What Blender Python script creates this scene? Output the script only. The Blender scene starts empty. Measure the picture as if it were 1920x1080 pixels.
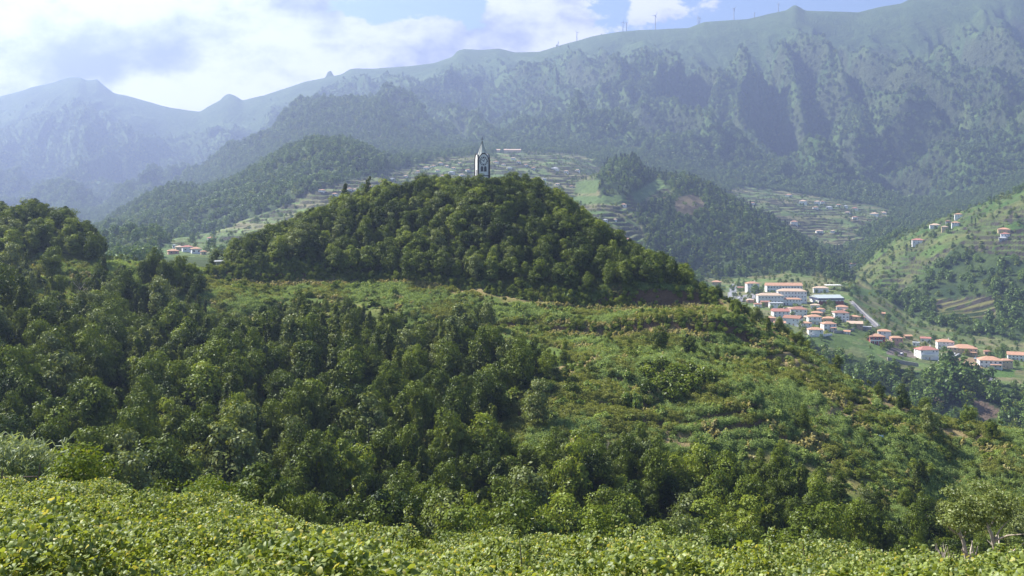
import bpy, math, random
import numpy as np
from mathutils import Vector, Matrix

R = math.radians
random.seed(7)
rng = np.random.default_rng(11)
scene = bpy.context.scene
COL = scene.collection

# ------------------------------------------------------------------ camera
F = 1867.0            # focal length in pixels of the 1920 wide photograph
HOR = 400.0           # pixel row of the horizon
cam_d = bpy.data.cameras.new("camera")
cam = bpy.data.objects.new("camera", cam_d)
COL.objects.link(cam)
cam.location = (0, 0, 0)
cam.rotation_euler = (R(90), 0, 0)
cam_d.sensor_width = 36.0
cam_d.lens = 36.0 * F / 1920
cam_d.shift_y = -(540 - HOR) / 1920
cam_d.clip_start = 0.1
cam_d.clip_end = 40000
scene.camera = cam

# ------------------------------------------------------------------ light
SUN_EL, SUN_AZ = R(47), R(-63)       # azimuth from the view direction (+Y), negative = left
sun_d = bpy.data.lights.new("sun", 'SUN')
sun_d.energy = 5.0
sun_d.angle = R(0.5)
sun_d.color = (1.0, 0.94, 0.84)
sun = bpy.data.objects.new("sun", sun_d)
COL.objects.link(sun)
sdir = Vector((math.sin(SUN_AZ) * math.cos(SUN_EL), math.cos(SUN_AZ) * math.cos(SUN_EL), math.sin(SUN_EL)))
sun.rotation_euler = sdir.to_track_quat('Z', 'Y').to_euler()
sun.location = (-200, 100, 400)

scene.view_settings.view_transform = 'Standard'
scene.view_settings.look = 'None'
scene.view_settings.exposure = 1.35
scene.view_settings.gamma = 1
scene.render.engine = 'CYCLES'
scene.cycles.use_denoising = True
scene.cycles.max_bounces = 6
scene.cycles.diffuse_bounces = 2
scene.cycles.transmission_bounces = 2
scene.cycles.volume_bounces = 0
scene.cycles.transparent_max_bounces = 4

# ------------------------------------------------------------------ node helpers
class NT:
    def __init__(s, tree): s.t = tree
    def n(s, kind, **kw):
        nd = s.t.nodes.new(kind)
        for k, v in kw.items():
            if k.startswith('i_'):
                key = k[2:]
                key = int(key) if key.isdigit() else key
                s.put(nd.inputs[key], v)
            else:
                setattr(nd, k, v)
        return nd
    def put(s, sock, v):
        if isinstance(v, bpy.types.NodeSocket): s.t.links.new(v, sock)
        elif isinstance(v, bpy.types.Node): s.t.links.new(v.outputs[0], sock)
        else: sock.default_value = v
    def m(s, op, a, b=None, c=None, clamp=False):
        nd = s.t.nodes.new('ShaderNodeMath'); nd.operation = op; nd.use_clamp = clamp
        s.put(nd.inputs[0], a)
        if b is not None: s.put(nd.inputs[1], b)
        if c is not None: s.put(nd.inputs[2], c)
        return nd.outputs[0]
    def mix(s, fac, a, b, blend='MIX'):
        nd = s.t.nodes.new('ShaderNodeMix'); nd.data_type = 'RGBA'; nd.blend_type = blend
        s.put(nd.inputs[0], fac); s.put(nd.inputs[6], a); s.put(nd.inputs[7], b)
        return nd.outputs[2]
    def noise(s, vec, scale, detail=4, rough=0.55):
        nd = s.t.nodes.new('ShaderNodeTexNoise')
        if vec is not None: s.put(nd.inputs['Vector'], vec)
        nd.inputs['Scale'].default_value = scale; nd.inputs['Detail'].default_value = detail
        nd.inputs['Roughness'].default_value = rough
        return nd.outputs['Fac']
    def ramp(s, fac, stops):
        nd = s.t.nodes.new('ShaderNodeValToRGB'); s.put(nd.inputs[0], fac)
        el = nd.color_ramp.elements
        while len(el) < len(stops): el.new(0.5)
        for e, (p, c) in zip(el, stops):
            e.position = p; e.color = (*c, 1) if len(c) == 3 else c
        return nd.outputs[0]
    def smooth(s, v, lo, hi):
        nd = s.t.nodes.new('ShaderNodeMapRange'); nd.interpolation_type = 'SMOOTHSTEP'
        s.put(nd.inputs[0], v); nd.inputs[1].default_value = lo; nd.inputs[2].default_value = hi
        return nd.outputs[0]

# ------------------------------------------------------------------ sky with clouds
world = bpy.data.worlds.new("World")
scene.world = world
world.use_nodes = True
world.node_tree.nodes.clear()
w = NT(world.node_tree)
out = w.n('ShaderNodeOutputWorld')
bg = w.n('ShaderNodeBackground')
sky = w.n('ShaderNodeTexSky', sky_type='NISHITA', sun_disc=False, sun_elevation=SUN_EL, sun_rotation=SUN_AZ,
          altitude=400, air_density=1.0, dust_density=1.0, ozone_density=1.5)
tc = w.n('ShaderNodeTexCoord').outputs['Generated']
sep = w.n('ShaderNodeSeparateXYZ', i_0=tc)
dx, dy, dz = sep.outputs
ys = w.m('MAXIMUM', dy, 0.02)
U = w.m('ADD', w.m('MULTIPLY', w.m('DIVIDE', dx, ys), 18.67), 9.6)      # hundreds of photo pixels
V = w.m('SUBTRACT', 4.0, w.m('MULTIPLY', w.m('DIVIDE', dz, ys), 18.67))
front = w.smooth(dy, 0.05, 0.4)
pos = w.n('ShaderNodeCombineXYZ', i_0=U, i_1=w.m('MULTIPLY', V, 1.7), i_2=3.1).outputs[0]
def blob(cx, cy, rx, ry, amp):
    a = w.m('POWER', w.m('DIVIDE', w.m('SUBTRACT', U, cx), rx), 2)
    b = w.m('POWER', w.m('DIVIDE', w.m('SUBTRACT', V, cy), ry), 2)
    return w.m('MULTIPLY', w.m('EXPONENT', w.m('MULTIPLY', w.m('ADD', a, b), -1.0)), amp)
n1 = w.noise(pos, 0.6, 12, 0.66)
bias = w.m('MULTIPLY', w.smooth(U, 13.5, 6.0), 0.42)
for bl in ((7.45, 0.15, 1.35, 0.42, -0.62), (8.9, 0.35, 0.32, 0.6, -0.42), (11.5, 0.15, 0.4, 0.6, -0.3),
           (10.1, 0.45, 0.95, 0.7, 0.42), (12.3, 0.15, 0.7, 0.35, 0.36), (8.0, 0.85, 1.0, 0.35, 0.2),
           (2.6, 1.2, 3.2, 0.9, 0.2), (13.2, 0.1, 0.3, 0.3, 0.16), (15.5, 0.1, 2.2, 1.0, -0.5)):
    bias = w.m('ADD', bias, blob(*bl))
n1b = w.m('MULTIPLY', w.m('SUBTRACT', n1, 0.5), 1.9)
dens = w.m('ADD', n1b, bias)
cover = w.m('MULTIPLY', w.m('MULTIPLY', w.smooth(dens, 0.0, 0.13), front), w.smooth(dz, 0.34, 0.22))
n2 = w.noise(pos, 0.55, 9, 0.64)
dark = w.m('ADD', w.m('MULTIPLY', w.m('SUBTRACT', n2, 0.5), 4.2), 0.05)
for bl in ((2.6, 1.15, 1.6, 0.5, 0.9), (0.4, 0.9, 1.3, 0.5, 0.45), (3.4, 0.55, 1.6, 0.3, 0.25), (5.0, 0.1, 1.2, 0.3, 0.25), (1.9, 1.5, 1.5, 0.4, -0.1)):
    dark = w.m('ADD', dark, blob(*bl))
ccol = w.ramp(w.smooth(dark, -0.3, 1.1), [(0.0, (0.54, 0.54, 0.55)), (0.35, (0.36, 0.37, 0.42)), (0.7, (0.22, 0.235, 0.30)), (1.0, (0.11, 0.125, 0.19))])
skyc = w.mix(1.0, sky.outputs[0], (0.058, 0.062, 0.07, 1), 'MULTIPLY')
w.put(bg.inputs[0], w.mix(cover, skyc, ccol))
bg.inputs[1].default_value = 1.0
w.put(out.inputs[0], bg.outputs[0])

# ------------------------------------------------------------------ numpy noise
def _hash(ix, iy, seed):
    h = (ix.astype(np.int64) * 374761393 + iy.astype(np.int64) * 668265263 + seed * 1442695041) & 0xFFFFFFFF
    h = ((h ^ (h >> 13)) * 1274126177) & 0xFFFFFFFF
    h = (h ^ (h >> 16)) & 0xFFFFFFFF
    return h
def pnoise(x, y, seed=0):
    x = np.asarray(x, float); y = np.asarray(y, float)
    ix = np.floor(x); iy = np.floor(y); fx = x - ix; fy = y - iy
    ux = fx * fx * fx * (fx * (fx * 6 - 15) + 10); uy = fy * fy * fy * (fy * (fy * 6 - 15) + 10)
    def g(a, b):
        h = _hash(ix + a, iy + b, seed) * (2 * math.pi / 4294967296.0)
        return np.cos(h) * (fx - a) + np.sin(h) * (fy - b)
    a = g(0, 0); b = g(1, 0); c = g(0, 1); d = g(1, 1)
    return ((a + (b - a) * ux) * (1 - uy) + (c + (d - c) * ux) * uy) * 1.5
def fbm(x, y, oct=4, seed=0, rough=0.5):
    s = 0; a = 1; t = 0
    for k in range(oct):
        s = s + a * pnoise(x * 2 ** k, y * 2 ** k, seed + k * 17); t += a; a *= rough
    return s / t
def ridged(x, y, oct=4, seed=0):
    s = 0; a = 1; t = 0
    for k in range(oct):
        s = s + a * (1 - np.abs(pnoise(x * 2 ** k, y * 2 ** k, seed + k * 31)) * 2); t += a; a *= 0.5
    return s / t
def sstep(v, lo, hi):
    t = np.clip((v - lo) / (hi - lo), 0, 1); return t * t * (3 - 2 * t)

# ------------------------------------------------------------------ terrain: survey lines of the valley
# every line: (distance by bearing), (height given through its bearing row); bearing = photo column
def L(Yp, Pp, dz=None): return (Yp, Pp, dz)
LINES = [
 # bottom of the view on the vineyard
 L([(0, 18)], [(-600, 1080), (0, 1120), (1200, 1160), (1920, 1170), (2600, 1200)]),
 # edge of the vineyard
 L([(-600, 66), (0, 55), (400, 47), (640, 41), (1200, 31), (1920, 26), (2600, 24)],
   [(-600, 935), (0, 950), (150, 955), (300, 988), (420, 992), (520, 1028), (640, 1060), (960, 1070), (1200, 1085), (1300, 1085), (1600, 1092), (1750, 1108), (1920, 1130), (2600, 1170)]),
 L([(-600, 78), (0, 67), (400, 60), (640, 54), (1200, 45), (1920, 40), (2600, 38)],
   [(-600, 1010), (0, 1040), (400, 1130), (640, 1170), (1200, 1250), (1920, 1300), (2600, 1300)]),
 # ravine
 L([(-600, 130), (0, 140), (640, 160), (1200, 175), (1920, 195), (2600, 210)],
   [(-600, 930), (0, 965), (640, 1007), (1200, 1040), (1920, 1045), (2600, 1060)]),
 # middle of the slope
 L([(-600, 215), (0, 215), (400, 235), (1100, 240), (1500, 245), (1920, 235), (2600, 240)],
   [(-600, 650), (0, 650), (250, 690), (400, 720), (560, 680), (700, 740), (860, 735), (980, 700), (1150, 705), (1400, 735), (1560, 800), (1700, 880), (1800, 930), (1920, 950), (2600, 1010)]),
 # lower bench
 L([(-600, 278), (0, 275), (400, 292), (1400, 288), (1500, 276), (1600, 262), (1920, 250), (2600, 255)],
   [(-600, 530), (0, 535), (200, 560), (400, 590), (800, 600), (1000, 612), (1100, 622), (1300, 620), (1380, 640), (1440, 660), (1500, 690), (1600, 765), (1700, 815), (1800, 860), (1920, 880), (2600, 960)]),
 L([(-600, 280), (0, 277), (400, 294.5), (1400, 290.5), (1500, 279), (1600, 264.5), (1920, 252), (2600, 257)],
   None, [(-600, .3), (380, .4), (430, 1.4), (800, 1.4), (1000, 1.6), (1050, 2.3), (1200, 2.6), (1310, 2.2), (1345, 4.5), (1395, 4.5), (1430, 1.4), (1500, 1.0), (1560, .5), (2600, .4)]),
 # track at the foot of the wooded knoll
 L([(-600, 292), (0, 292), (200, 305), (400, 328), (700, 328), (850, 320), (1000, 312), (1310, 312), (1400, 302), (1500, 290), (1600, 275), (1920, 262), (2600, 266)],
   [(-600, 495), (0, 500), (200, 500), (290, 510), (400, 522), (600, 529), (760, 532), (860, 545), (1000, 566), (1150, 576), (1310, 573), (1370, 582), (1410, 610), (1450, 630), (1500, 665), (1540, 695), (1600, 730), (1700, 778), (1800, 808), (1920, 835), (2600, 930)]),
 L([(-600, 295), (0, 295), (200, 308), (400, 331), (700, 331), (850, 323), (1000, 315), (1310, 315), (1400, 305), (1500, 293), (1600, 278), (1920, 265), (2600, 269)],
   None, [(-600, .8), (0, .8), (400, 1.0), (440, 4.5), (570, 4.5), (620, 2), (960, 1.8), (1080, 2.2), (1180, 4.6), (1300, 4.6), (1350, 3), (1380, 1.2), (1480, .8), (2600, .6)]),
 # crest
 L([(-600, 330), (150, 335), (280, 352), (430, 360), (600, 372), (1000, 375), (1150, 362), (1320, 335), (1400, 322), (1500, 305), (1600, 290), (1700, 284), (1920, 280), (2600, 285)],
   [(-600, 470), (-300, 440), (0, 424), (70, 418), (110, 425), (150, 445), (190, 480), (230, 494), (280, 500), (350, 508), (410, 510), (450, 495), (490, 472), (600, 425), (650, 405), (700, 388), (800, 372), (860, 356), (902, 345), (940, 356), (1000, 378), (1080, 415), (1140, 460), (1200, 496), (1280, 538), (1320, 560), (1400, 594), (1450, 618), (1500, 655), (1540, 685), (1600, 720), (1660, 745), (1700, 766), (1800, 798), (1920, 825), (2600, 920)]),
 L([(-600, 345), (150, 350), (280, 366), (430, 372), (600, 386), (1000, 389), (1150, 375), (1320, 348), (1400, 336), (1500, 318), (1600, 302), (1700, 296), (1920, 292), (2600, 297)],
   None, [(-600, -3), (300, -3), (600, -2), (900, -1.5), (1200, -4), (1500, -6), (2600, -8)]),
 # back of the hill
 L([(-600, 440), (400, 450), (1000, 470), (1500, 420), (2600, 400)],
   [(-600, 560), (0, 560), (200, 540), (290, 512), (370, 512), (440, 540), (700, 560), (1000, 600), (1300, 720), (1500, 820), (1920, 980), (2600, 1000)]),
 # gorge
 L([(-600, 620), (350, 560), (900, 640), (1500, 690), (1920, 690), (2600, 690)],
   [(-600, 520), (100, 520), (280, 490), (350, 486), (430, 490), (600, 520), (900, 560), (1300, 700), (1500, 830), (1700, 860), (1920, 850), (2600, 850)]),
 # edge of the village plateau
 L([(-600, 900), (350, 820), (900, 860), (1500, 850), (1650, 830), (1920, 800), (2600, 780)],
   [(-600, 470), (100, 480), (280, 470), (350, 468), (600, 470), (900, 500), (1200, 580), (1330, 600), (1430, 620), (1500, 640), (1560, 655), (1620, 668), (1700, 692), (1780, 700), (1850, 712), (1920, 722), (2600, 780)]),
 # back of the village
 L([(-600, 1250), (350, 1150), (900, 1200), (1350, 1300), (1600, 1270), (1750, 1120), (1920, 1050), (2600, 1000)],
   [(-600, 450), (150, 452), (280, 448), (350, 444), (450, 430), (600, 405), (760, 400), (900, 400), (1050, 420), (1150, 450), (1250, 500), (1350, 528), (1480, 520), (1560, 525), (1600, 532), (1650, 560), (1700, 600), (1760, 622), (1920, 655), (2600, 700)]),
 # nearer hill crests of the valley
 L([(-600, 1750), (200, 1850), (700, 1850), (900, 1600), (1180, 1800), (1300, 1800), (1500, 1750), (1580, 1700), (1700, 1560), (1920, 1500), (2600, 1450)],
   [(-600, 450), (0, 452), (150, 448), (200, 424), (240, 400), (290, 368), (330, 355), (390, 352), (450, 335), (520, 290), (590, 262), (650, 275), (700, 300), (760, 318), (830, 330), (900, 342), (1000, 345), (1080, 350), (1130, 322), (1165, 303), (1190, 306), (1215, 335), (1260, 334), (1320, 345), (1400, 382), (1480, 440), (1540, 480), (1590, 508), (1625, 485), (1650, 460), (1700, 440), (1750, 418), (1800, 398), (1860, 376), (1920, 356), (2600, 180)]),
 L([(-600, 2000), (200, 2080), (900, 1950), (1400, 2050), (1700, 1950), (1920, 1900), (2600, 1850)],
   [(-600, 452), (0, 448), (150, 436), (200, 430), (260, 415), (400, 385), (520, 330), (590, 300), (700, 310), (760, 304), (830, 300), (900, 303), (1000, 306), (1080, 320), (1130, 340), (1190, 350), (1260, 380), (1320, 400), (1400, 418), (1480, 450), (1540, 475), (1600, 475), (1650, 465), (1750, 450), (1920, 400), (2600, 230)]),
 # terrace basin
 L([(-600, 2500), (200, 2550), (900, 2500), (1400, 2350), (1920, 2300), (2600, 2200)],
   [(-600, 440), (0, 425), (150, 410), (200, 404), (260, 390), (400, 350), (520, 290), (600, 265), (700, 270), (800, 283), (900, 282), (1000, 284), (1080, 295), (1200, 315), (1320, 362), (1400, 378), (1480, 388), (1560, 400), (1620, 412), (1700, 425), (1800, 410), (1920, 370), (2600, 230)]),
 # foot of the mountains, with the dark spur at the left
 L([(-600, 3300), (300, 3200), (700, 3100), (900, 2950), (1400, 2850), (1920, 2750), (2600, 2700)],
   [(-600, 400), (0, 385), (150, 372), (240, 368), (300, 352), (400, 312), (480, 270), (560, 220), (600, 203), (650, 192), (720, 191), (760, 212), (800, 240), (850, 258), (900, 262), (1000, 262), (1100, 262), (1200, 275), (1300, 305), (1400, 335), (1500, 350), (1600, 368), (1700, 378), (1800, 365), (1920, 325), (2600, 200)]),
 L([(-600, 3900), (400, 3900), (900, 3600), (1400, 3400), (1920, 3200), (2600, 3200)],
   [(-600, 330), (0, 320), (200, 345), (300, 352), (400, 330), (560, 262), (650, 232), (720, 225), (760, 210), (850, 205), (930, 210), (1000, 195), (1100, 205), (1200, 215), (1300, 235), (1400, 240), (1500, 230), (1600, 245), (1700, 255), (1800, 235), (1920, 215), (2600, 100)]),
 L([(-600, 4500), (400, 4500), (900, 4300), (1400, 3950), (1920, 3800), (2600, 3800)],
   [(-600, 260), (0, 250), (150, 215), (300, 290), (380, 275), (560, 215), (650, 180), (760, 165), (850, 150), (950, 145), (1100, 130), (1200, 120), (1300, 130), (1400, 120), (1500, 95), (1600, 120), (1750, 100), (1920, 70), (2600, 10)]),
 # skyline
 L([(-600, 5200), (400, 5300), (900, 5100), (1400, 4600), (1920, 4500), (2600, 4500)],
   [(-600, 230), (-200, 200), (0, 182), (40, 172), (60, 165), (95, 158), (130, 147), (150, 147), (163, 153), (182, 151), (200, 166), (215, 177), (235, 180), (270, 190), (320, 203), (350, 208), (375, 211), (392, 200), (412, 190), (420, 181), (430, 178), (441, 181), (455, 190), (500, 179), (540, 166), (570, 156), (607, 149), (640, 143), (655, 133), (665, 131), (700, 132), (770, 127), (815, 122), (848, 110), (858, 98), (870, 95), (905, 97), (935, 94), (965, 102), (1010, 101), (1060, 86), (1110, 72), (1160, 63), (1200, 60), (1290, 56), (1320, 44), (1400, 39), (1440, 30), (1475, 23), (1487, 14), (1494, 14), (1510, 24), (1560, 25), (1610, 26), (1650, 16), (1690, 10), (1710, 0), (1760, -12), (1920, -38), (2600, -60)]),
 L([(-600, 6200), (400, 6300), (1400, 5600), (2600, 5500)],
   [(-600, 300), (0, 260), (400, 290), (900, 200), (1400, 140), (1920, 80), (2600, 40)]),
]
PX = np.linspace(-640, 2560, 1001)       # bearings
def _sm(a, k):
    if k < 2: return a
    ker = np.hanning(k + 2)[1:-1]; ker /= ker.sum()
    return np.convolve(np.pad(a, k // 2, mode='edge'), ker, mode='same')[k // 2: k // 2 + len(a)]
KY, KZ = [np.zeros_like(PX)], [np.full_like(PX, -2.1)]
nl = len(LINES)
for i, (Yp, Pp, dzp) in enumerate(LINES):
    Y = _sm(np.interp(PX, *zip(*Yp)) if len(Yp) > 1 else np.full_like(PX, float(Yp[0][1])), 25)
    if Pp is None:
        z = KZ[-1] + _sm(np.interp(PX, *zip(*dzp)), 7)
    else:
        p = np.interp(PX, *zip(*Pp))
        p = _sm(p, 3 if i == nl - 2 else 9)
        z = (HOR - p) * Y / F
    KY.append(Y); KZ.append(z)
KY = np.array(KY); KZ = np.array(KZ)
YR = np.concatenate([np.arange(1, 62, 0.45), np.arange(62, 130, 1.6), np.arange(130, 400, 0.75), np.arange(400, 700, 5),
                     np.arange(700, 1000, 3.0), np.arange(1000, 2700, 2.5), np.arange(2700, 5400, 11), np.arange(5400, 6001, 60)])
# monotone cubic along every bearing
h = np.diff(KY, axis=0); dl = np.diff(KZ, axis=0) / h
mm = np.zeros_like(KY)
mm[1:-1] = np.where(dl[:-1] * dl[1:] > 0, 3 * (h[:-1] + h[1:]) / ((2 * h[1:] + h[:-1]) / np.where(dl[:-1] == 0, 1e-9, dl[:-1]) + (h[1:] + 2 * h[:-1]) / np.where(dl[1:] == 0, 1e-9, dl[1:])), 0)
mm[0] = dl[0]; mm[-1] = dl[-1]
ZT = np.zeros((len(YR), len(PX)))
for c in range(len(PX)):
    k = np.clip(np.searchsorted(KY[:, c], YR) - 1, 0, len(KY) - 2)
    t = (YR - KY[k, c]) / h[k, c]
    ZT[:, c] = ((2 * t**3 - 3 * t**2 + 1) * KZ[k, c] + (t**3 - 2 * t**2 + t) * h[k, c] * mm[k, c]
                + (-2 * t**3 + 3 * t**2) * KZ[k + 1, c] + (t**3 - t**2) * h[k, c] * mm[k + 1, c])
YG = YR[:, None] * np.ones_like(PX)[None]
UG = np.ones_like(YR)[:, None] * PX[None]
XG = (UG - 960) / F * YG
def rows_py(z, Y): return HOR - F * z / Y

# regions, told by polygons over the bare survey (bearing, row)
def inpoly(px, py, poly):
    r = np.zeros(px.shape, bool); n = len(poly); j = n - 1
    for i in range(n):
        xi, yi = poly[i]; xj, yj = poly[j]
        if yi != yj:
            c = ((yi > py) != (yj > py)) & (px < (xj - xi) * (py - yi) / (yj - yi) + xi)
            r ^= c
        j = i
    return r
PYG = rows_py(ZT, YG)
P_CENTER = [(255, 482), (330, 450), (400, 436), (450, 412), (520, 388), (590, 358), (680, 332), (760, 312), (830, 296), (960, 284), (1090, 292), (1130, 322), (1110, 350), (1150, 372), (1250, 345), (1262, 360), (1190, 400), (1215, 480), (1000, 520), (300, 530)]
P_RIGHTT = [(1355, 362), (1400, 345), (1460, 352), (1550, 368), (1670, 392), (1665, 412), (1600, 435), (1640, 452), (1560, 468), (1500, 440), (1430, 412)]
P_SIDE = [(1585, 512), (1650, 452), (1790, 398), (2100, 300), (2100, 500), (1860, 480), (1800, 470), (1720, 520), (1660, 560)]
P_VILL = [(1300, 515), (1350, 522), (1480, 512), (1600, 528), (1650, 552), (1700, 596), (1780, 620), (1940, 648), (2100, 680), (2100, 760), (1920, 724), (1700, 694), (1500, 642), (1380, 610)]
P_STEPS = [(1752, 556), (1866, 556), (1866, 600), (1752, 600)]
P_SCAR = [(1265, 372), (1305, 362), (1325, 385), (1300, 405), (1268, 398)]
P_GREEN1 = [(1068, 368), (1172, 366), (1176, 382), (1075, 384)]
P_GREEN2 = [(1082, 340), (1128, 337), (1118, 362), (1075, 364)]
P_GREEN3 = [(1180, 365), (1235, 335), (1248, 348), (1200, 380)]
far = YG > 560
def wob(u, py, x, y):
    return u + 20 * fbm(x / 130, y / 130, 3, 301), py + 7 * fbm(x / 110, y / 150, 3, 302)
UW, PW = wob(UG, PYG, XG, YG)
m_center = inpoly(UW, PW, P_CENTER) & (YG > 600) & (YG < 2650)
m_right = inpoly(UW, PW, P_RIGHTT) & (YG > 1950) & (YG < 2700)
m_side = inpoly(UG, PYG, P_SIDE) & (YG > 950) & (YG < 1600)
m_vill = inpoly(UG, PYG, P_VILL) & (YG > 760) & (YG < 1400)
m_steps = inpoly(UG, PYG, P_STEPS) & (YG > 900) & (YG < 1500)
fld = np.where(m_center | m_right | m_side | m_steps, 1.0, 0.0)

P_OPENH = [(880, 590), (960, 570), (1340, 576), (1420, 610), (1480, 650), (1560, 690), (1700, 770), (1740, 850), (1640, 900), (1560, 890), (1450, 840), (1300, 850), (1180, 810), (1040, 805), (960, 765), (1050, 700), (1070, 660), (940, 622)]
m_openh = inpoly(UG, PYG, P_OPENH) & (YG > 120) & (YG < 400)
# natural roughness
hill = sstep(YG, 100, 150) * (1 - sstep(YG, 420, 480))
ZT += hill * (fbm(XG / 38, YG / 38, 3, 5) * 3.2 + fbm(XG / 9, YG / 9, 2, 9) * 0.5)
ZT += (1 - sstep(YG, 40, 75)) * sstep(YG, 10, 25) * fbm(XG / 7, YG / 7, 2, 3) * 0.35
# gullies down the slope between ravine and track
g1 = np.interp(UG[0], [-600, 0, 250, 420, 560, 700, 820, 930, 1080, 1300, 1600, 1700, 1790, 1880, 2600], [0, 2, -3, 2, -3.5, 3, 0, -4, 1.5, 2, 1.5, 1, -6, 1, 0])
ZT += _sm(g1, 21)[None] * sstep(YG, 150, 200) * (1 - sstep(YG, 225, 285))
midv = sstep(YG, 600, 900) * (1 - sstep(YG, 2300, 2800))
calm = 1 - 0.85 * _sm(np.where(m_vill, 1.0, 0).ravel(), 1).reshape(YG.shape)
ZT += midv * calm * (fbm(XG / 160, YG / 160, 4, 21) * 22 * (1 - 0.4 * fld) + (ridged(XG / 90, YG / 130, 3, 25) - 0.55) * 8 * (1 - fld * 0.8))
yc = KY[nl - 1][None]          # skyline distance
m_up = sstep(YG, 2700, 3300) * (1 - sstep(YG, yc - 850, yc - 260))
wx = XG + 190 * fbm(XG / 500, YG / 500, 3, 41); wy = YG + 200 * fbm(XG / 600, YG / 600, 3, 47)
rd = ridged(wx / 430 + wy / 1700, wy / 1500, 4, 51)
rd2 = ridged((wx + wy * 0.3) / 170, wy / 520, 3, 57)
side = 0.55 + 0.45 * sstep(UG, 900, 1300)
ZT += m_up * ((rd - 0.62) * 430 + (rd2 - 0.6) * 90 + (ridged((wx + wy * 0.22) / 62, wy / 260, 3, 63) - 0.6) * 32) * side
ZT += sstep(YG, 2700, 3300) * fbm(XG / 120, YG / 120, 4, 61) * 14 * (0.15 + 0.85 * m_up)
# old benches on the open slope
zb = ZT + fbm(XG / 22, YG / 22, 2, 77) * 2.4; fb = zb / 2.6 - np.floor(zb / 2.6)
wb = np.where(m_openh, sstep(fbm(XG / 30, YG / 30, 2, 78), -0.25, 0.2), 0.0)
FBG, WBG = fb.copy(), wb.copy()
ZT += wb * ((0.25 * fb + 0.75 * sstep(fb, 0.6, 1.0)) - fb) * 2.6
# terraces
def terr(z, mask, step, seed):
    zz = z + fbm(XG / 60, YG / 60, 2, seed) * step * 0.8
    f = zz / step; fr = f - np.floor(f)
    t = (np.floor(f) + 0.18 * fr + 0.82 * sstep(fr, 0.72, 1.0)) * step - (zz - z)
    return np.where(mask, t, z)
ZT = terr(ZT, (m_center | m_right) & (fbm(XG / 80, YG / 60, 2, 76) > -0.22), 6.0, 71)
ZT = terr(ZT, m_side & (fbm(XG / 70, YG / 70, 2, 75) > -0.2), 6.0, 72)
ys_m = YG[m_steps].mean() if m_steps.any() else 1100.0
q_ = (YG - ys_m) * 0.32; stp = 4.4
qq = (np.floor(q_ / stp) + sstep(q_ / stp - np.floor(q_ / stp), 0.7, 1.0)) * stp
ZT = np.where(m_steps, ZT - q_ + qq, ZT)
# rock teeth of the skyline
for (tu, th, tw_) in ((618, 14, 7.0), (182, 2.5, 8), (865, 2.5, 9), (1490, 3.5, 7), (660, 2, 9), (430, 2, 9)):
    ZT += th * yc / F * np.exp(-np.abs((UG - tu) / tw_) ** 3) * np.exp(-((YG - yc) / 45) ** 2)
NY, NX = ZT.shape
PYG = rows_py(ZT, YG)

def ground(x, y):
    x = np.asarray(x, float); y = np.asarray(y, float)
    px = x / y * F + 960
    c = np.clip((px - PX[0]) / (PX[1] - PX[0]), 0, NX - 1.001); ci = c.astype(int); cf = c - ci
    ri = np.clip(np.searchsorted(YR, y) - 1, 0, NY - 2); rf = np.clip((y - YR[ri]) / (YR[ri + 1] - YR[ri]), 0, 1)
    a = ZT[ri, ci] * (1 - cf) + ZT[ri, ci + 1] * cf
    b = ZT[ri + 1, ci] * (1 - cf) + ZT[ri + 1, ci + 1] * cf
    return a * (1 - rf) + b * rf
def spot(px, py, ymin, ymax=9000):
    """the place on the ground seen at a bearing and row, beyond ymin"""
    ys_ = YR[(YR >= ymin) & (YR <= ymax)]
    x = (px - 960) / F * ys_
    rows = rows_py(ground(x, ys_), ys_)
    k = np.argmax(rows <= py) if (rows <= py).any() else int(np.argmin(np.abs(rows - py)))
    y = ys_[k]
    return (px - 960) / F * y, y, float(ground((px - 960) / F * y, y))
# what the photograph can see: running skyline per bearing
SL = ZT / YG
RUN = np.maximum.accumulate(SL, axis=0)
def hidden_by(x, y, z):
    """metres by which a point is below what stands in front"""
    px = x / y * F + 960
    ci = np.clip(((px - PX[0]) / (PX[1] - PX[0])).round().astype(int), 0, NX - 1)
    ri = np.clip(np.searchsorted(YR, y) - 2, 0, NY - 1)
    return RUN[ri, ci] * y - z

# ------------------------------------------------------------------ object helpers
def tag(o, label=None, cat=None, group=None, kind=None):
    if label: o['label'] = label
    if cat: o['category'] = cat
    if group: o['group'] = group
    if kind: o['kind'] = kind
    return o
def mesh_np(name, v, f, mat=None, smooth=False):
    """v n x 3, f m x k (all the same k) or a list"""
    me = bpy.data.meshes.new(name)
    v = np.asarray(v, np.float32)
    if isinstance(f, list): me.from_pydata(v.tolist(), [], f)
    else:
        m_, k = f.shape
        me.vertices.add(len(v)); me.vertices.foreach_set('co', v.ravel())
        me.loops.add(m_ * k); me.loops.foreach_set('vertex_index', f.astype(np.int32).ravel())
        me.polygons.add(m_); me.polygons.foreach_set('loop_start', np.arange(0, m_ * k, k, dtype=np.int32))
        me.update(calc_edges=True)
    if smooth: me.polygons.foreach_set('use_smooth', np.ones(len(me.polygons), bool))
    if mat: me.materials.append(mat)
    me.update()
    return me
def link(name, me, parent=None, loc=None):
    o = bpy.data.objects.new(name, me); COL.objects.link(o)
    if parent: o.parent = parent
    if loc is not None: o.location = loc
    return o
def attr(me, name, vals, typ='FLOAT'):
    a = me.attributes.new(name, typ, 'POINT')
    a.data.foreach_set('color' if typ == 'FLOAT_COLOR' else ('vector' if typ == 'FLOAT_VECTOR' else 'value'), np.asarray(vals).ravel())
def empty(name, loc, rz=0):
    o = bpy.data.objects.new(name, None); COL.objects.link(o); o.location = loc; o.rotation_euler = (0, 0, rz); o.empty_display_size = 0.5
    return o

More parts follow.
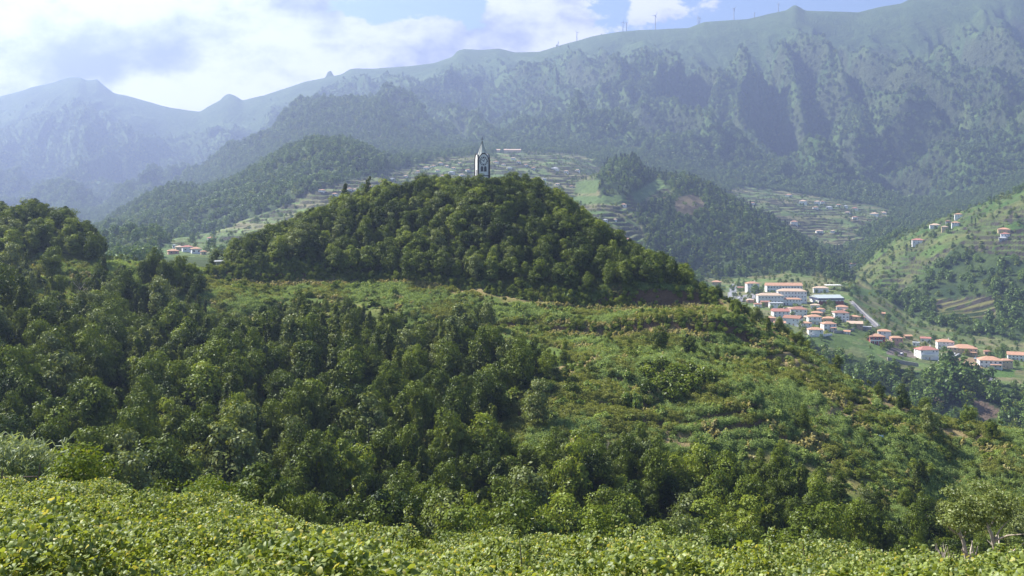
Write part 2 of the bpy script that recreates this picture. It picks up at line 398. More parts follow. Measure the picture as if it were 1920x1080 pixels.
def new_mat(name):
    m_ = bpy.data.materials.new(name); m_.use_nodes = True; m_.node_tree.nodes.clear()
    return m_, NT(m_.node_tree)
def leaf_mat(name, dark, light, odd=None, trans=0.3, gloss=0.05, rough=0.45, ivar=0.45):
    """foliage: colour varies by clump (attribute), by leaf and from plant to plant"""
    m_, t = new_mat(name)
    cl = t.n('ShaderNodeAttribute', attribute_name='clump').outputs['Fac']
    rd_ = t.n('ShaderNodeObjectInfo').outputs['Random']
    f = t.m('ADD', t.m('MULTIPLY', cl, 1 - ivar), t.m('MULTIPLY', rd_, ivar))
    stops = [(0.1, dark), (0.9, light)]
    c = t.ramp(f, stops)
    if odd:
        lf = t.n('ShaderNodeAttribute', attribute_name='odd').outputs['Fac']
        c = t.mix(t.smooth(lf, 0.92, 1.0), c, (*odd, 1))
    d = t.n('ShaderNodeBsdfDiffuse', i_0=c)
    tr = t.n('ShaderNodeBsdfTranslucent', i_0=t.mix(1.0, c, (1.35, 1.25, 0.55, 1), 'MULTIPLY'))
    mx = t.n('ShaderNodeMixShader', i_0=trans, i_1=d.outputs[0], i_2=tr.outputs[0])
    gl = t.n('ShaderNodeBsdfGlossy', i_0=(0.9, 0.95, 1, 1), i_1=rough)
    mx2 = t.n('ShaderNodeMixShader', i_0=gloss, i_1=mx.outputs[0], i_2=gl.outputs[0])
    o = t.n('ShaderNodeOutputMaterial', i_0=mx2.outputs[0])
    return m_
def plain(name, col, rough=0.8, var=0.25, scale=0.6, metal=0.0):
    m_, t = new_mat(name)
    g = t.n('ShaderNodeTexCoord').outputs['Object']
    nz = t.noise(g, scale, 5)
    c = t.mix(nz, (*[x * (1 - var) for x in col], 1), (*[min(1, x * (1 + var)) for x in col], 1))
    b = t.n('ShaderNodeBsdfPrincipled', i_0=c, i_Roughness=rough, i_Metallic=metal)
    t.n('ShaderNodeOutputMaterial', i_0=b.outputs[0])
    return m_

# ------------------------------------------------------------------ ground colours and sheets
def C(*a): return np.array(a)
def lerp(a, b, t): return a * (1 - t[..., None]) + b * t[..., None]
gy, gx = np.gradient(ZT)
sy = gy / np.gradient(YG, axis=0)
slope = np.abs(sy)
n_a = fbm(XG / 14, YG / 14, 4, 81); n_b = fbm(XG / 120, YG / 120, 4, 83); n_c = fbm(XG / 40, YG / 40, 4, 85)
col = np.zeros((NY, NX, 3)) + C(0.045, 0.065, 0.02)
grass = lerp(C(0.09, 0.13, 0.03), C(0.21, 0.19, 0.07), sstep(n_a + 0.5 * n_b, -0.1, 0.45))
m = (YG < 500)
col[m] = grass[m]
track = np.abs(YG - KY[8][None]) < 1.1
bench = np.abs(YG - KY[6][None]) < 1.3
soil = C(0.135, 0.088, 0.055)
straw = C(0.27, 0.21, 0.10)
m = track & (UG > 250) & (UG < 1340); col[m] = straw
m = bench & (UG > 1030) & (UG < 1330); col[m] = C(0.30, 0.23, 0.10)
m = (YG > 125) & (YG < 400) & (slope > 0.95); col[m] = soil
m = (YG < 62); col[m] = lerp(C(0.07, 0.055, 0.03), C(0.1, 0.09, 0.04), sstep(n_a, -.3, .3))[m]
P_DRY = [[(1230, 798), (1300, 812), (1312, 842), (1250, 836)], [(1060, 815), (1200, 812), (1200, 838), (1070, 836)], [(1510, 765), (1640, 738), (1645, 772), (1540, 792)], [(1470, 655), (1540, 692), (1510, 704), (1440, 672)], [(1655, 748), (1725, 768), (1720, 782), (1650, 764)], [(1040, 690), (1130, 664), (1140, 674), (1060, 706)], [(1745, 800), (1850, 812), (1845, 830), (1740, 815)], [(835, 535), (880, 548), (880, 566), (845, 556)]]
for P in P_DRY:
    m = inpoly(UG + 14 * fbm(XG / 8, YG / 8, 2, 311), PYG + 8 * fbm(XG / 6, YG / 6, 2, 312), P) & (YG > 120) & (YG < 420); col[m] = C(0.24, 0.19, 0.095)
# valley
farc = lerp(C(0.035, 0.06, 0.025), C(0.06, 0.09, 0.03), sstep(n_c, -0.3, 0.3))
col[far] = farc[far]
f1 = lerp(C(0.09, 0.14, 0.04), C(0.20, 0.19, 0.09), sstep(fbm(XG / 50, YG / 22, 3, 87), -0.15, 0.25))
def hsh(a, b, s_): return _hash(np.floor(a), np.floor(b), s_) / 4294967296.0
px_, py_ = XG + 9 * fbm(XG / 40, YG / 40, 2, 91), YG + 14 * fbm(XG / 50, YG / 50, 2, 92)
plot = hsh(px_ / 26, py_ / 34, 5); zst = hsh(np.floor(ZT / 6.0) * 1.0, px_ / 70, 9)
pal = np.array([[0.11, 0.17, 0.05], [0.15, 0.2, 0.07], [0.075, 0.12, 0.035], [0.18, 0.17, 0.08], [0.17, 0.17, 0.08], [0.09, 0.15, 0.05], [0.20, 0.18, 0.10], [0.13, 0.2, 0.06]])
f2 = pal[(plot * 7.99).astype(int)]; f3 = pal[(zst * 7.99).astype(int)]
f1 = f1 * 0.45 + f2 * 0.55
m = m_center | m_right | m_side | m_vill; col[m] = f1[m]
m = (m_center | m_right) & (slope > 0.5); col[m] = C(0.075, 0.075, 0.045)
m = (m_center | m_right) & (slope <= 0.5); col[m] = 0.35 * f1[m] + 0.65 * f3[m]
wall_ = C(0.07, 0.06, 0.055)
m = m_side; col[m] *= np.array([0.68, 0.80, 0.6])
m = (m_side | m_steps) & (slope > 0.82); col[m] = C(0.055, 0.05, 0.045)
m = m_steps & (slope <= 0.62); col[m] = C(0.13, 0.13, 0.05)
for P, cc in ((P_GREEN1, C(0.09, 0.14, 0.045)), (P_GREEN2, C(0.09, 0.135, 0.045)), (P_GREEN3, C(0.11, 0.17, 0.055))):
    m = inpoly(UG, PYG, P) & (YG > 800) & (YG < 2600); col[m] = cc
m = inpoly(UG, PYG, P_SCAR) & (YG > 1200) & (YG < 1900); col[m] = C(0.10, 0.085, 0.055)
for P, cc in (([(1520, 632), (1545, 626), (1600, 640), (1592, 655), (1525, 650)], C(0.075, 0.12, 0.035)),
              ([(1545, 622), (1625, 612), (1632, 630), (1590, 640)], C(0.085, 0.13, 0.04)),
              ([(1592, 540), (1650, 545), (1650, 556), (1592, 552)], C(0.09, 0.15, 0.045)),
              ([(1775, 672), (1835, 670), (1842, 690), (1795, 690)], C(0.30, 0.22, 0.13)),
              ([(1835, 692), (1905, 692), (1900, 708), (1840, 706)], C(0.09, 0.16, 0.04)),
              ([(1670, 650), (1722, 662), (1718, 672), (1660, 664)], C(0.2, 0.17, 0.15)),
              ([(1820, 690), (1870, 712), (1850, 716), (1812, 700)], C(0.2, 0.2, 0.22)),
              ([(1592, 565), (1600, 565), (1650, 610), (1640, 614)], C(0.30, 0.29, 0.29)),
              ([(1362, 560), (1372, 532), (1384, 532), (1378, 562)], C(0.27, 0.28, 0.30)),
              ([(1380, 556), (1425, 548), (1425, 562), (1385, 566)], C(0.25, 0.25, 0.26))):
    m = inpoly(UG, PYG, P) & (YG > 740) & (YG < 1400); col[m] = cc
cliff = (YG > 640) & (YG < 860) & (UG > 1380) & (slope > 0.5) & (fbm(XG / 25, ZT / 14 + YG / 60, 3, 89) > 0.12)
col[cliff] = C(0.16, 0.12, 0.09)
# mountains: grass tops, bare rock on steep faces
mt = sstep(YG, 2650, 3000)
mcol = lerp(C(0.06, 0.11, 0.03), C(0.11, 0.17, 0.045), sstep(n_b + 0.6 * n_c, -0.25, 0.3))
mcol = lerp(mcol, C(0.075, 0.115, 0.04), sstep(YG, yc - 900, yc - 200) * 0.7)
mcol = lerp(mcol, C(0.09, 0.075, 0.06), sstep(slope, 1.5, 2.2) * 0.4)
col = col * (1 - mt[..., None]) + mcol * mt[..., None]
b1, b2 = None, None
def sheet(name, y0, y1, mat):
    r0 = np.searchsorted(YR, y0); r1 = np.searchsorted(YR, y1) + 1
    r0 = min(r0, NY - 1); r1 = min(r1, NY)
    v = np.stack([XG[r0:r1], YG[r0:r1], ZT[r0:r1]], -1).reshape(-1, 3)
    n = r1 - r0
    i = (np.arange(n - 1)[:, None] * NX + np.arange(NX - 1)[None]).ravel()
    f = np.stack([i, i + 1, i + NX + 1, i + NX], 1)
    me = mesh_np(name, v, f, mat, True)
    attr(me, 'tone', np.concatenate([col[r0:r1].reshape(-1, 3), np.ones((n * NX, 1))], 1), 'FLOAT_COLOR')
    o = link(name, me); o['kind'] = 'structure'
    return o
def ground_mat(name, s1, s2, bump, dist):
    m_, t = new_mat(name)
    g = t.n('ShaderNodeNewGeometry').outputs['Position']
    base = t.n('ShaderNodeAttribute', attribute_name='tone').outputs['Color']
    a = t.noise(g, s1, 8, 0.7); b = t.noise(g, s2, 6, 0.65)
    k = t.m('MULTIPLY', t.m('ADD', 0.35, t.m('MULTIPLY', a, 1.3)), t.m('ADD', 0.5, b))
    c = t.mix(1.0, base, t.n('ShaderNodeCombineXYZ', i_0=k, i_1=k, i_2=k).outputs[0], 'MULTIPLY')
    bp = t.n('ShaderNodeBump', i_Strength=bump, i_Distance=dist, i_Height=a)
    p = t.n('ShaderNodeBsdfPrincipled', i_0=c, i_Roughness=0.95, i_Normal=bp.outputs[0])
    p.inputs['Specular IOR Level'].default_value = 0.1
    t.n('ShaderNodeOutputMaterial', i_0=p.outputs[0])
    return m_
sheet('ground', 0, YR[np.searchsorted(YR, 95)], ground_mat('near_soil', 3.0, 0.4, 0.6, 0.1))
sheet('hill', YR[np.searchsorted(YR, 95)], YR[np.searchsorted(YR, 560)], ground_mat('hill_soil', 1.6, 0.12, 0.8, 0.4))
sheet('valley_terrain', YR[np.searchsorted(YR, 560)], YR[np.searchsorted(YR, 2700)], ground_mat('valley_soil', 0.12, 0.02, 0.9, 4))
sheet('mountains', YR[np.searchsorted(YR, 2700)], 9001, ground_mat('mountain_scrub', 0.055, 0.006, 1.0, 16))

# ------------------------------------------------------------------ foliage builders
def leaf_quads(cen, nor, size, rs, aspect=0.6, fold=0.0):
    """one four-cornered leaf (or leaf spray) at every centre, facing along nor"""
    n = len(cen)
    a = rs.normal(size=(n, 3)); a -= (a * nor).sum(1, keepdims=True) * nor
    a /= np.linalg.norm(a, axis=1, keepdims=True) + 1e-9
    b = np.cross(nor, a)
    s = (size * rs.uniform(0.7, 1.3, n))[:, None]
    p = np.stack([cen - a * s, cen - b * s * aspect + nor * s * fold, cen + a * s, cen + b * s * aspect + nor * s * fold], 1)
    return p.reshape(-1, 3)
def unit(v): return v / (np.linalg.norm(v, axis=-1, keepdims=True) + 1e-9)
def crown_mesh(name, mat, seed, w, h, base, nl_, nleaf, leaf, shape='round', up=0.35, jitter=0.42, lobe=0.3, squash=0.8):
    rs = np.random.default_rng(seed)
    P, CL, OD = [], [], []
    gap = rs.uniform(0, 6.28); ph1, ph2 = rs.uniform(0, 6.28, 2); lead = rs.integers(2, 5)
    for k in range(nl_):
        if nl_ > 20 and rs.uniform() < 0.12: continue
        t = (k + rs.uniform(0, 1)) / nl_
        if shape == 'round':
            zc = 0.12 + 0.8 * t; rad = math.sqrt(max(0.0, 1 - (2 * abs(zc - 0.42)) ** 2 * 0.8)) * 0.72
        elif shape == 'tall':
            zc = 0.05 + 0.9 * t; rad = 0.62 * (1 - zc) ** 0.6 + 0.1
        elif shape == 'cone':
            zc = 0.02 + 0.95 * t; rad = 0.8 * (1 - zc) + 0.02
        elif shape == 'low':
            zc = 0.5 * t; rad = 0.85 * math.sqrt(1 - t * 0.6)
        else:
            zc = 0.35 + 0.6 * t; rad = 0.85 * math.sqrt(max(0.05, 1 - ((zc - 0.55) / 0.5) ** 2))
        ang = k * 2.399 + rs.uniform(-0.5, 0.5)
        rr = rad * rs.uniform(0.35, 1.0) if t < 0.9 else rad * 0.3
        if nl_ > 20:
            rr *= 1 + 0.28 * math.sin(ang + ph1) + 0.2 * math.sin(2 * ang + ph2)
            if abs((ang - gap + 3.14) % 6.28 - 3.14) < 0.45 and t < 0.8: rr *= 0.35
            if k >= nl_ - lead: rr = 0.35 * rs.uniform(0.3, 1); zc = rs.uniform(0.85, 1.12)
        c = np.array([math.cos(ang) * rr * w / 2, math.sin(ang) * rr * w / 2, base + zc * (h - base)])
        lr = lobe * w / 2 * (rs.uniform(0.45, 1.45) if nl_ > 20 else rs.uniform(0.7, 1.35)) * (0.6 + 0.55 * (1 - zc) if shape in ('cone', 'tall') else 1)
        n = int(nleaf * rs.uniform(0.7, 1.3))
        d = unit(rs.normal(size=(n, 3)) + np.array([0, 0, up]))
        r = lr * rs.uniform(0.55, 1.0, n) ** 0.6
        # sprigs: small bulges give the lobe a broken outline
        sp = unit(rs.normal(size=(13, 3)) + np.array([0, 0, up * 1.5]))
        near = (d @ sp.T).max(1)
        r = r * (0.62 + 0.62 * np.clip((near - 0.78) * 4.8, 0, 1))
        cen = c + d * r[:, None] * np.array([1, 1, squash])
        nor = unit(d + rs.normal(size=(n, 3)) * jitter + np.array([0, 0, 0.25]))
        P.append(leaf_quads(cen, nor, leaf, rs))
        cl = np.clip(rs.normal(0.5, 0.22) + rs.normal(0, 0.12, n), 0, 1)
        CL.append(np.repeat(cl, 4)); OD.append(np.repeat(rs.uniform(0, 1, n), 4))
    v = np.concatenate(P); n = len(v) // 4
    me = mesh_np(name, v, np.arange(n * 4).reshape(n, 4), mat)
    attr(me, 'clump', np.concatenate(CL)); attr(me, 'odd', np.concatenate(OD))
    return me
def tube(pts, rad, seg=7):
    pts = np.asarray(pts, float); V, Fc = [], []
    for i, p in enumerate(pts):
        d = unit(pts[min(i + 1, len(pts) - 1)] - pts[max(i - 1, 0)])
        a = unit(np.cross(d, [0.3, 0.9, 0.1])); b = np.cross(d, a)
        for s in range(seg):
            an = 2 * math.pi * s / seg
            V.append(p + (a * math.cos(an) + b * math.sin(an)) * rad[i])
    for i in range(len(pts) - 1):
        for s in range(seg):
            q = (s + 1) % seg
            Fc.append([i * seg + s, i * seg + q, (i + 1) * seg + q, (i + 1) * seg + s])
    return V, Fc
def merge(parts):
    V, Fc = [], []
    for v, f in parts:
        k = len(V); V += [list(map(float, p)) for p in v]; Fc += [[i + k for i in q] for q in f]
    return V, Fc
def trunk_mesh(name, mat, seed, w, h, base, r0, limbs=5, twig=0):
    rs = np.random.default_rng(seed); parts = []
    bend = rs.normal(0, 0.06, 2) * h
    pts = [np.array([bend[0] * t * t, bend[1] * t * t, -0.6 + (h * 0.82 + 0.6) * t]) for t in np.linspace(0, 1, 7)]
    parts.append(tube(pts, [r0 * (1 - 0.85 * t) for t in np.linspace(0, 1, 7)]))
    for k in range(limbs):
        t = rs.uniform(0.25, 0.75); a = k * 2.4 + rs.uniform(-.5, .5)
        s = pts[int(t * 6)]; ln = w * rs.uniform(0.25, 0.42)
        e = s + np.array([math.cos(a) * ln, math.sin(a) * ln, ln * rs.uniform(0.5, 1.1)])
        mid_ = (s + e) / 2 + np.array([0, 0, -0.08 * ln])
        parts.append(tube([s, mid_, e], [r0 * 0.45 * (1 - 0.5 * t), r0 * 0.3, r0 * 0.08], 5))
        for q in range(twig):
            b = a + rs.uniform(-1, 1); s2 = mid_ + (e - mid_) * rs.uniform(0, 0.9); l2 = ln * rs.uniform(0.25, 0.6)
            e2 = s2 + np.array([math.cos(b) * l2, math.sin(b) * l2, l2 * rs.uniform(0.2, 1.3)])
            parts.append(tube([s2, e2], [r0 * 0.13, r0 * 0.03], 4))
    v, f = merge(parts)
    return mesh_np(name, v, f, mat, True)
bark = plain('bark', (0.11, 0.085, 0.065), 0.9, 0.4, 3)
palebark = plain('pale_bark', (0.42, 0.36, 0.29), 0.85, 0.3, 3)
M_BROAD = leaf_mat('leaves_dark_broad', (0.022, 0.046, 0.003), (0.165, 0.215, 0.012), None, 0.2, 0.018)
M_LIGHT = leaf_mat('leaves_fresh', (0.06, 0.105, 0.006), (0.25, 0.31, 0.03), (0.3, 0.28, 0.08), 0.32, 0.018)
M_HEATH = leaf_mat('leaves_heath', (0.028, 0.05, 0.003), (0.17, 0.205, 0.012), None, 0.22, 0.02)
M_GREY = leaf_mat('leaves_grey_green', (0.06, 0.09, 0.015), (0.21, 0.25, 0.065), (0.42, 0.45, 0.22), 0.25, 0.02)
M_FAR = leaf_mat('leaves_far_wood', (0.055, 0.105, 0.018), (0.19, 0.28, 0.05), None, 0.2, 0.02)
M_PINE = leaf_mat('needles', (0.028, 0.058, 0.018), (0.08, 0.13, 0.04), None, 0.12, 0.02)
M_BUSH = leaf_mat('leaves_bramble', (0.09, 0.15, 0.02), (0.33, 0.42, 0.10), (0.36, 0.34, 0.12), 0.34, 0.015)
M_DRY = leaf_mat('dry_grass', (0.28, 0.25, 0.08), (0.50, 0.45, 0.17), None, 0.3, 0.02)
M_VINE = leaf_mat('leaves_vine', (0.06, 0.10, 0.012), (0.33, 0.395, 0.085), (0.46, 0.42, 0.12), 0.40, 0.03, 0.5, 0.3)
M_CANE = leaf_mat('cane_leaves', (0.12, 0.17, 0.07), (0.32, 0.38, 0.2), (0.5, 0.5, 0.35), 0.35, 0.03)

# kinds of tree: name, crown meshes, trunk meshes, nominal height
KIND = {}
KIND['broad'] = ('broadleaf_tree', [(crown_mesh('broad_crown', M_BROAD, 10 + k, 9.4, 9.5, 1.6, 30, 340, 0.185, 'round', lobe=0.34),
                                     trunk_mesh('broad_trunk', bark, 30 + k, 9, 9, 2, 0.26)) for k in range(6)])
KIND['fresh'] = ('broadleaf_tree', [(crown_mesh('fresh_crown', M_LIGHT, 40 + k, 8.4, 8.2, 1.2, 26, 300, 0.18, 'round', lobe=0.33),
                                     trunk_mesh('fresh_trunk', bark, 45 + k, 8, 8, 2, 0.22)) for k in range(4)])
KIND['heath'] = ('heath_tree', [(crown_mesh('heath_crown', M_HEATH, 50 + k, 5.8, 10.2, 1.0, 34, 170, 0.20, 'tall', 0.9, 0.4, 0.36, 1.5),
                                 trunk_mesh('heath_trunk', bark, 55 + k, 5, 9, 2, 0.2)) for k in range(5)])
KIND['grey'] = ('grey_green_tree', [(crown_mesh('grey_crown', M_GREY, 60 + k, 8.2, 8.4, 1.2, 24, 220, 0.22, 'round', lobe=0.34),
                                     trunk_mesh('grey_trunk', palebark, 65 + k, 8, 8, 2, 0.2)) for k in range(2)])
SHRUB = [crown_mesh('shrub_crown', [M_BROAD, M_LIGHT, M_BUSH][k], 70 + k, 3.2, 2.5, 0.1, 14, 130, 0.17, 'low', 0.6, 0.7, 0.42) for k in range(3)]
BRAMBLE = [crown_mesh('bramble_clump', M_BUSH, 80 + k, 2.4, 0.9, 0.0, 9, 55, 0.17, 'low', 0.9, 0.6, 0.45) for k in range(2)]
TUFT = crown_mesh('tuft', M_DRY, 85, 1.3, 0.8, 0.0, 6, 30, 0.16, 'low', 1.5, 0.4, 0.4, 1.4)
FARX = [crown_mesh('far_crown', [M_FAR, M_FAR, M_PINE, M_LIGHT][k], 90 + k, [11, 9, 7, 8][k], [10, 9, 11, 6.5][k], 0.3, [13, 11, 12, 9][k], [24, 22, 20, 20][k],
                    [0.95, 0.85, 0.75, 0.8][k], ['round', 'round', 'cone', 'round'][k], 0.6, 0.6, [0.42, 0.45, 0.5, 0.45][k]) for k in range(4)]
far_trunk = trunk_mesh('far_trunk', bark, 97, 6, 7, 1, 0.3, 3)

# ------------------------------------------------------------------ scatter for what nobody could count
def scatter(name, label, cat, pts, rz, scl, kind, sources, tilt=0.08, tint=None):
    n = len(pts)
    me = bpy.data.meshes.new(name); me.vertices.add(n)
    me.vertices.foreach_set('co', np.asarray(pts, np.float32).ravel())
    rs = np.random.default_rng(n)
    rot = np.stack([rs.normal(0, tilt, n), rs.normal(0, tilt, n), rz], 1)
    attr(me, 'rot', rot.astype(np.float32), 'FLOAT_VECTOR')
    attr(me, 'scl', np.asarray(scl, np.float32), 'FLOAT_VECTOR')
    attr(me, 'kid', np.asarray(kind, np.float32))
    o = link(name, me)
    tag(o, label, cat, None, 'stuff')
    g = bpy.data.node_groups.new(name, 'GeometryNodeTree')
    g.interface.new_socket('Geometry', in_out='INPUT', socket_type='NodeSocketGeometry')
    g.interface.new_socket('Geometry', in_out='OUTPUT', socket_type='NodeSocketGeometry')
    N, K = g.nodes, g.links
    gi = N.new('NodeGroupInput'); go = N.new('NodeGroupOutput'); join = N.new('GeometryNodeJoinGeometry')
    def na(nm, typ):
        a = N.new('GeometryNodeInputNamedAttribute'); a.data_type = typ; a.inputs[0].default_value = nm; return a.outputs[0]
    rot_, scl_, kid_ = na('rot', 'FLOAT_VECTOR'), na('scl', 'FLOAT_VECTOR'), na('kid', 'FLOAT')
    e2r = N.new('FunctionNodeEulerToRotation'); K.new(rot_, e2r.inputs[0])
    for k, src in enumerate(sources):
        oi = N.new('GeometryNodeObjectInfo'); oi.inputs['Object'].default_value = src; oi.inputs['As Instance'].default_value = True
        oi.transform_space = 'ORIGINAL'
        cmp_ = N.new('FunctionNodeCompare'); cmp_.data_type = 'FLOAT'; cmp_.operation = 'EQUAL'
        K.new(kid_, cmp_.inputs[0]); cmp_.inputs[1].default_value = k; cmp_.inputs['Epsilon'].default_value = 0.1
        ip = N.new('GeometryNodeInstanceOnPoints')
        K.new(gi.outputs[0], ip.inputs['Points']); K.new(cmp_.outputs[0], ip.inputs['Selection'])
        K.new(oi.outputs['Geometry'], ip.inputs['Instance']); K.new(e2r.outputs[0], ip.inputs['Rotation']); K.new(scl_, ip.inputs['Scale'])
        K.new(ip.outputs[0], join.inputs[0])
    K.new(join.outputs[0], go.inputs[0])
    md = o.modifiers.new('scatter', 'NODES'); md.node_group = g
    return o
def jgrid(y0, y1, sp, umin=-80, umax=2000, seed=1):
    """points spread evenly over the ground between two distances"""
    rs = np.random.default_rng(seed)
    xa = (umin - 960) / F * y1; xb = (umax - 960) / F * y1
    gx_, gy_ = np.meshgrid(np.arange(xa, xb, sp), np.arange(y0, y1, sp))
    gx_ = gx_.ravel() + rs.uniform(-.5, .5, gx_.size) * sp; gy_ = gy_.ravel() + rs.uniform(-.5, .5, gy_.size) * sp
    u = gx_ / gy_ * F + 960
    k = (u > umin) & (u < umax) & (gy_ > y0)
    return gx_[k], gy_[k], u[k], rs

# ------------------------------------------------------------------ woods of the hill
O_OPEN = [[(380, 528), (860, 528), (905, 560), (850, 596), (790, 600), (700, 566), (560, 556), (430, 600), (380, 580)],
          [(195, 480), (440, 500), (430, 524), (195, 512)],
          [(880, 590), (960, 570), (1340, 576), (1420, 610), (1480, 650), (1560, 690), (1700, 770), (1740, 850), (1640, 900), (1560, 890), (1450, 840), (1300, 850), (1180, 810), (1040, 805), (1000, 780), (960, 765), (1050, 700), (1070, 660), (940, 622)],
          [(1400, 600), (1500, 655), (1960, 820), (1960, 870), (1700, 800), (1500, 700)]]
O_HALF = [[(1700, 780), (1990, 860), (1990, 1080), (1600, 1010), (1640, 900), (1740, 850)],
          [(960, 470), (1150, 470), (1330, 560), (1300, 575), (1150, 576), (1000, 560), (940, 540)],
          [(0, 480), (195, 480), (380, 520), (420, 600), (340, 600), (0, 560)],
          [(860, 770), (1040, 760), (1300, 850), (1100, 870), (900, 840)]]
def wood_density(u, py, y):
    d = np.ones(len(u))
    for p in O_HALF: d[inpoly(u, py, p)] = 0.5
    for p in O_OPEN: d[inpoly(u, py, p)] = 0.06
    return d
def clear_of_benches(x, y, u):
    t = np.abs(y - np.interp(u, PX, KY[8])) > 3.2
    b = (np.abs(y - np.interp(u, PX, KY[6])) > 3.4) | (u < 1010) | (u > 1340)
    return t & b & ~((np.abs(u - 902) < 20) & (np.abs(y - 368) < 6))
x, y, u, rs = jgrid(66, 400, 4.5, seed=5)
x2, y2, u2, _r = jgrid(290, 400, 3.9, seed=6)
k2 = y2 > np.interp(u2, PX, KY[8]) + 1
x, y, u = np.concatenate([x, x2[k2]]), np.concatenate([y, y2[k2]]), np.concatenate([u, u2[k2]])
z = ground(x, y); py = rows_py(z, y)
crest_y = np.interp(u, PX, KY[10])
keep = (rs.uniform(0, 1, len(x)) < wood_density(u, py, y) * 0.97) & clear_of_benches(x, y, u) & (y < crest_y + 12)
keep &= ~((u > 195) & (u < 425) & (y > np.interp(u, PX, KY[8]) - 8))      # low saddle
keep &= y > 114
x, y, u, z, py = [a[keep] for a in (x, y, u, z, py)]
n = len(x); crest_y = np.interp(u, PX, KY[10]); tr_y = np.interp(u, PX, KY[8])
knoll = y > tr_y
hgt = np.where(knoll, 4.0 + 4.4 * rs.uniform(0, 1, n) ** 1.3, 5.2 + 7.6 * rs.uniform(0, 1, n) ** 1.6)
hgt *= np.where((~knoll) & (y > tr_y - 45), 0.78, 1.0)
hgt = np.where((u > 1290) & (y > tr_y - 25), rs.uniform(2.2, 4.2, n), hgt)
hgt = np.where((np.abs(u - 904) < 52) & knoll & (y > 340), np.clip((HOR - 333 - 10 * rs.uniform(0, 1, n)) * y / F - z, 1.0, 8), hgt)
op = np.zeros(n, bool)
for p in O_OPEN: op |= inpoly(u, py, p)
hgt = np.where(op, rs.uniform(2.5, 5.5, n), hgt)
hgt = np.where((u > 1600) & ~knoll, hgt * 0.72, hgt)
ty_ = (HOR - np.interp(u, PX, HOR - F * KZ[8] / KY[8]) - 12) * y / F          # sight line just under the track
lim = ty_ - z
front_ = (y < tr_y) & (u > 385) & (u < 1345)
hgt = np.where(front_, np.minimum(hgt, lim), hgt)
for _ in range(2):
    tp = rows_py(z + hgt, y); ins = np.zeros(n, bool)
    for p in O_OPEN: ins |= inpoly(u, tp, p)
    hgt = np.where(ins & (y < tr_y) & ~op & (u > 385), hgt * 0.62, hgt)
tp = rows_py(z + hgt, y); ins = np.zeros(n, bool)
for p in O_OPEN: ins |= inpoly(u, tp, p)
vis = (hidden_by(x, y, z + hgt) < 3) & (hgt > 1.7) & ~(ins & (y < tr_y) & (u > 385) & (rs.uniform(0, 1, n) < 0.75))
x, y, u, z, py, hgt, knoll = [a[vis] for a in (x, y, u, z, py, hgt, knoll)]
n = len(x)
bn = fbm(x / 30, y / 30, 3, 101); q = rs.uniform(0, 1, n) + bn * 0.5
kid = np.where(q < 0.40, 0, np.where(q < 0.60, 1, np.where(q < 0.94, 2, 3)))     # broad, fresh, heath, grey
kid = np.where((~knoll) & (u < 900) & (kid == 1) & (rs.uniform(0, 1, n) < 0.75), 0, kid)
kid = np.where(((u > 900) | knoll) & (kid == 2) & (rs.uniform(0, 1, n) < 0.6), np.where(rs.uniform(0, 1, n) < 0.5, 0, 1), kid)
KN = ['broad', 'fresh', 'heath', 'grey']; NOM = [9.5, 8.2, 10.2, 8.4]
# two tall ones that stand up from the skyline
ex = [(648, 372, 11.5, 2), (690, 372, 10.5, 2), (765, 322, 9.5, 0), (405, 356, 6.5, 0), (330, 300, 11, 0), (1690, 272, 6.5, 0), (1745, 262, 8.0, 3), (1860, 262, 5.5, 0), (1240, 268, 6.5, 0), (1290, 262, 6.0, 0)]
for (eu, ey, eh, ek) in ex:
    xx = (eu - 960) / F * ey
    x = np.append(x, xx); y = np.append(y, ey); u = np.append(u, eu); z = np.append(z, ground(xx, ey)); hgt = np.append(hgt, eh); kid = np.append(kid, ek)
    knoll = np.append(knoll, False)
py = rows_py(z, y); n = len(x)
order = np.argsort(-(hgt / y) + (hidden_by(x, y, z + hgt * 0.6) > 0) * 1.0)
inframe = (u[order] > -30) & (u[order] < 1950) & (rows_py(z + hgt, y)[order] < 1040)
order = order[inframe]
single = set(order[:300 - len(ex)].tolist()) | set(range(n - len(ex), n))
def place_name(uu, yy, kk):
    ty = float(np.interp(uu, PX, KY[8])); cy = float(np.interp(uu, PX, KY[10]))
    if yy > ty: v_ = 'on the knoll,'
    elif yy > ty - 45: v_ = 'below the track,'
    elif yy > 225: v_ = 'halfway up the slope,'
    elif yy > 185: v_ = 'low on the slope,'
    elif yy > 110: v_ = 'at the slope foot,'
    else: v_ = 'beside the vineyard,'
    h_ = ['far left', 'left of knoll', 'under knoll left', 'left of tower', 'under tower', 'right of tower', 'under knoll right', 'right spur', 'far right'][int(np.clip((uu) / 213.4, 0, 8))]
    return v_ + ' ' + h_
LOOK = ['dark round leafy', 'fresh green round', 'narrow upright dark', 'grey green']
protos = {}; pend = []
for idx in sorted(single):
    k = int(kid[idx]); nm, meshes = KIND[KN[k]]
    cm, tm = meshes[int(rs.integers(len(meshes)))]
    s = hgt[idx] / NOM[k]
    sw = s * rs.uniform(0.66, 1.0)
    root = empty(nm, (x[idx], y[idx], z[idx]), rs.uniform(0, 6.28))
    root.scale = (sw, sw * rs.uniform(0.85, 1.15), s); root.rotation_euler = (rs.normal(0, .07), rs.normal(0, .07), rs.uniform(0, 6.28))
    pl = place_name(u[idx], y[idx], k)
    size = 'tall' if hgt[idx] > 8.6 else ('small' if hgt[idx] < 5.6 else 'medium')
    lb = '%s %s tree %s' % (size, LOOK[k], pl)
    tag(root, None, 'tree'); pend.append((lb, float(u[idx]), root))
    cr = link('crown', cm, root); link('trunk', tm, root)
    protos.setdefault((k, meshes.index((cm, tm))), cr)
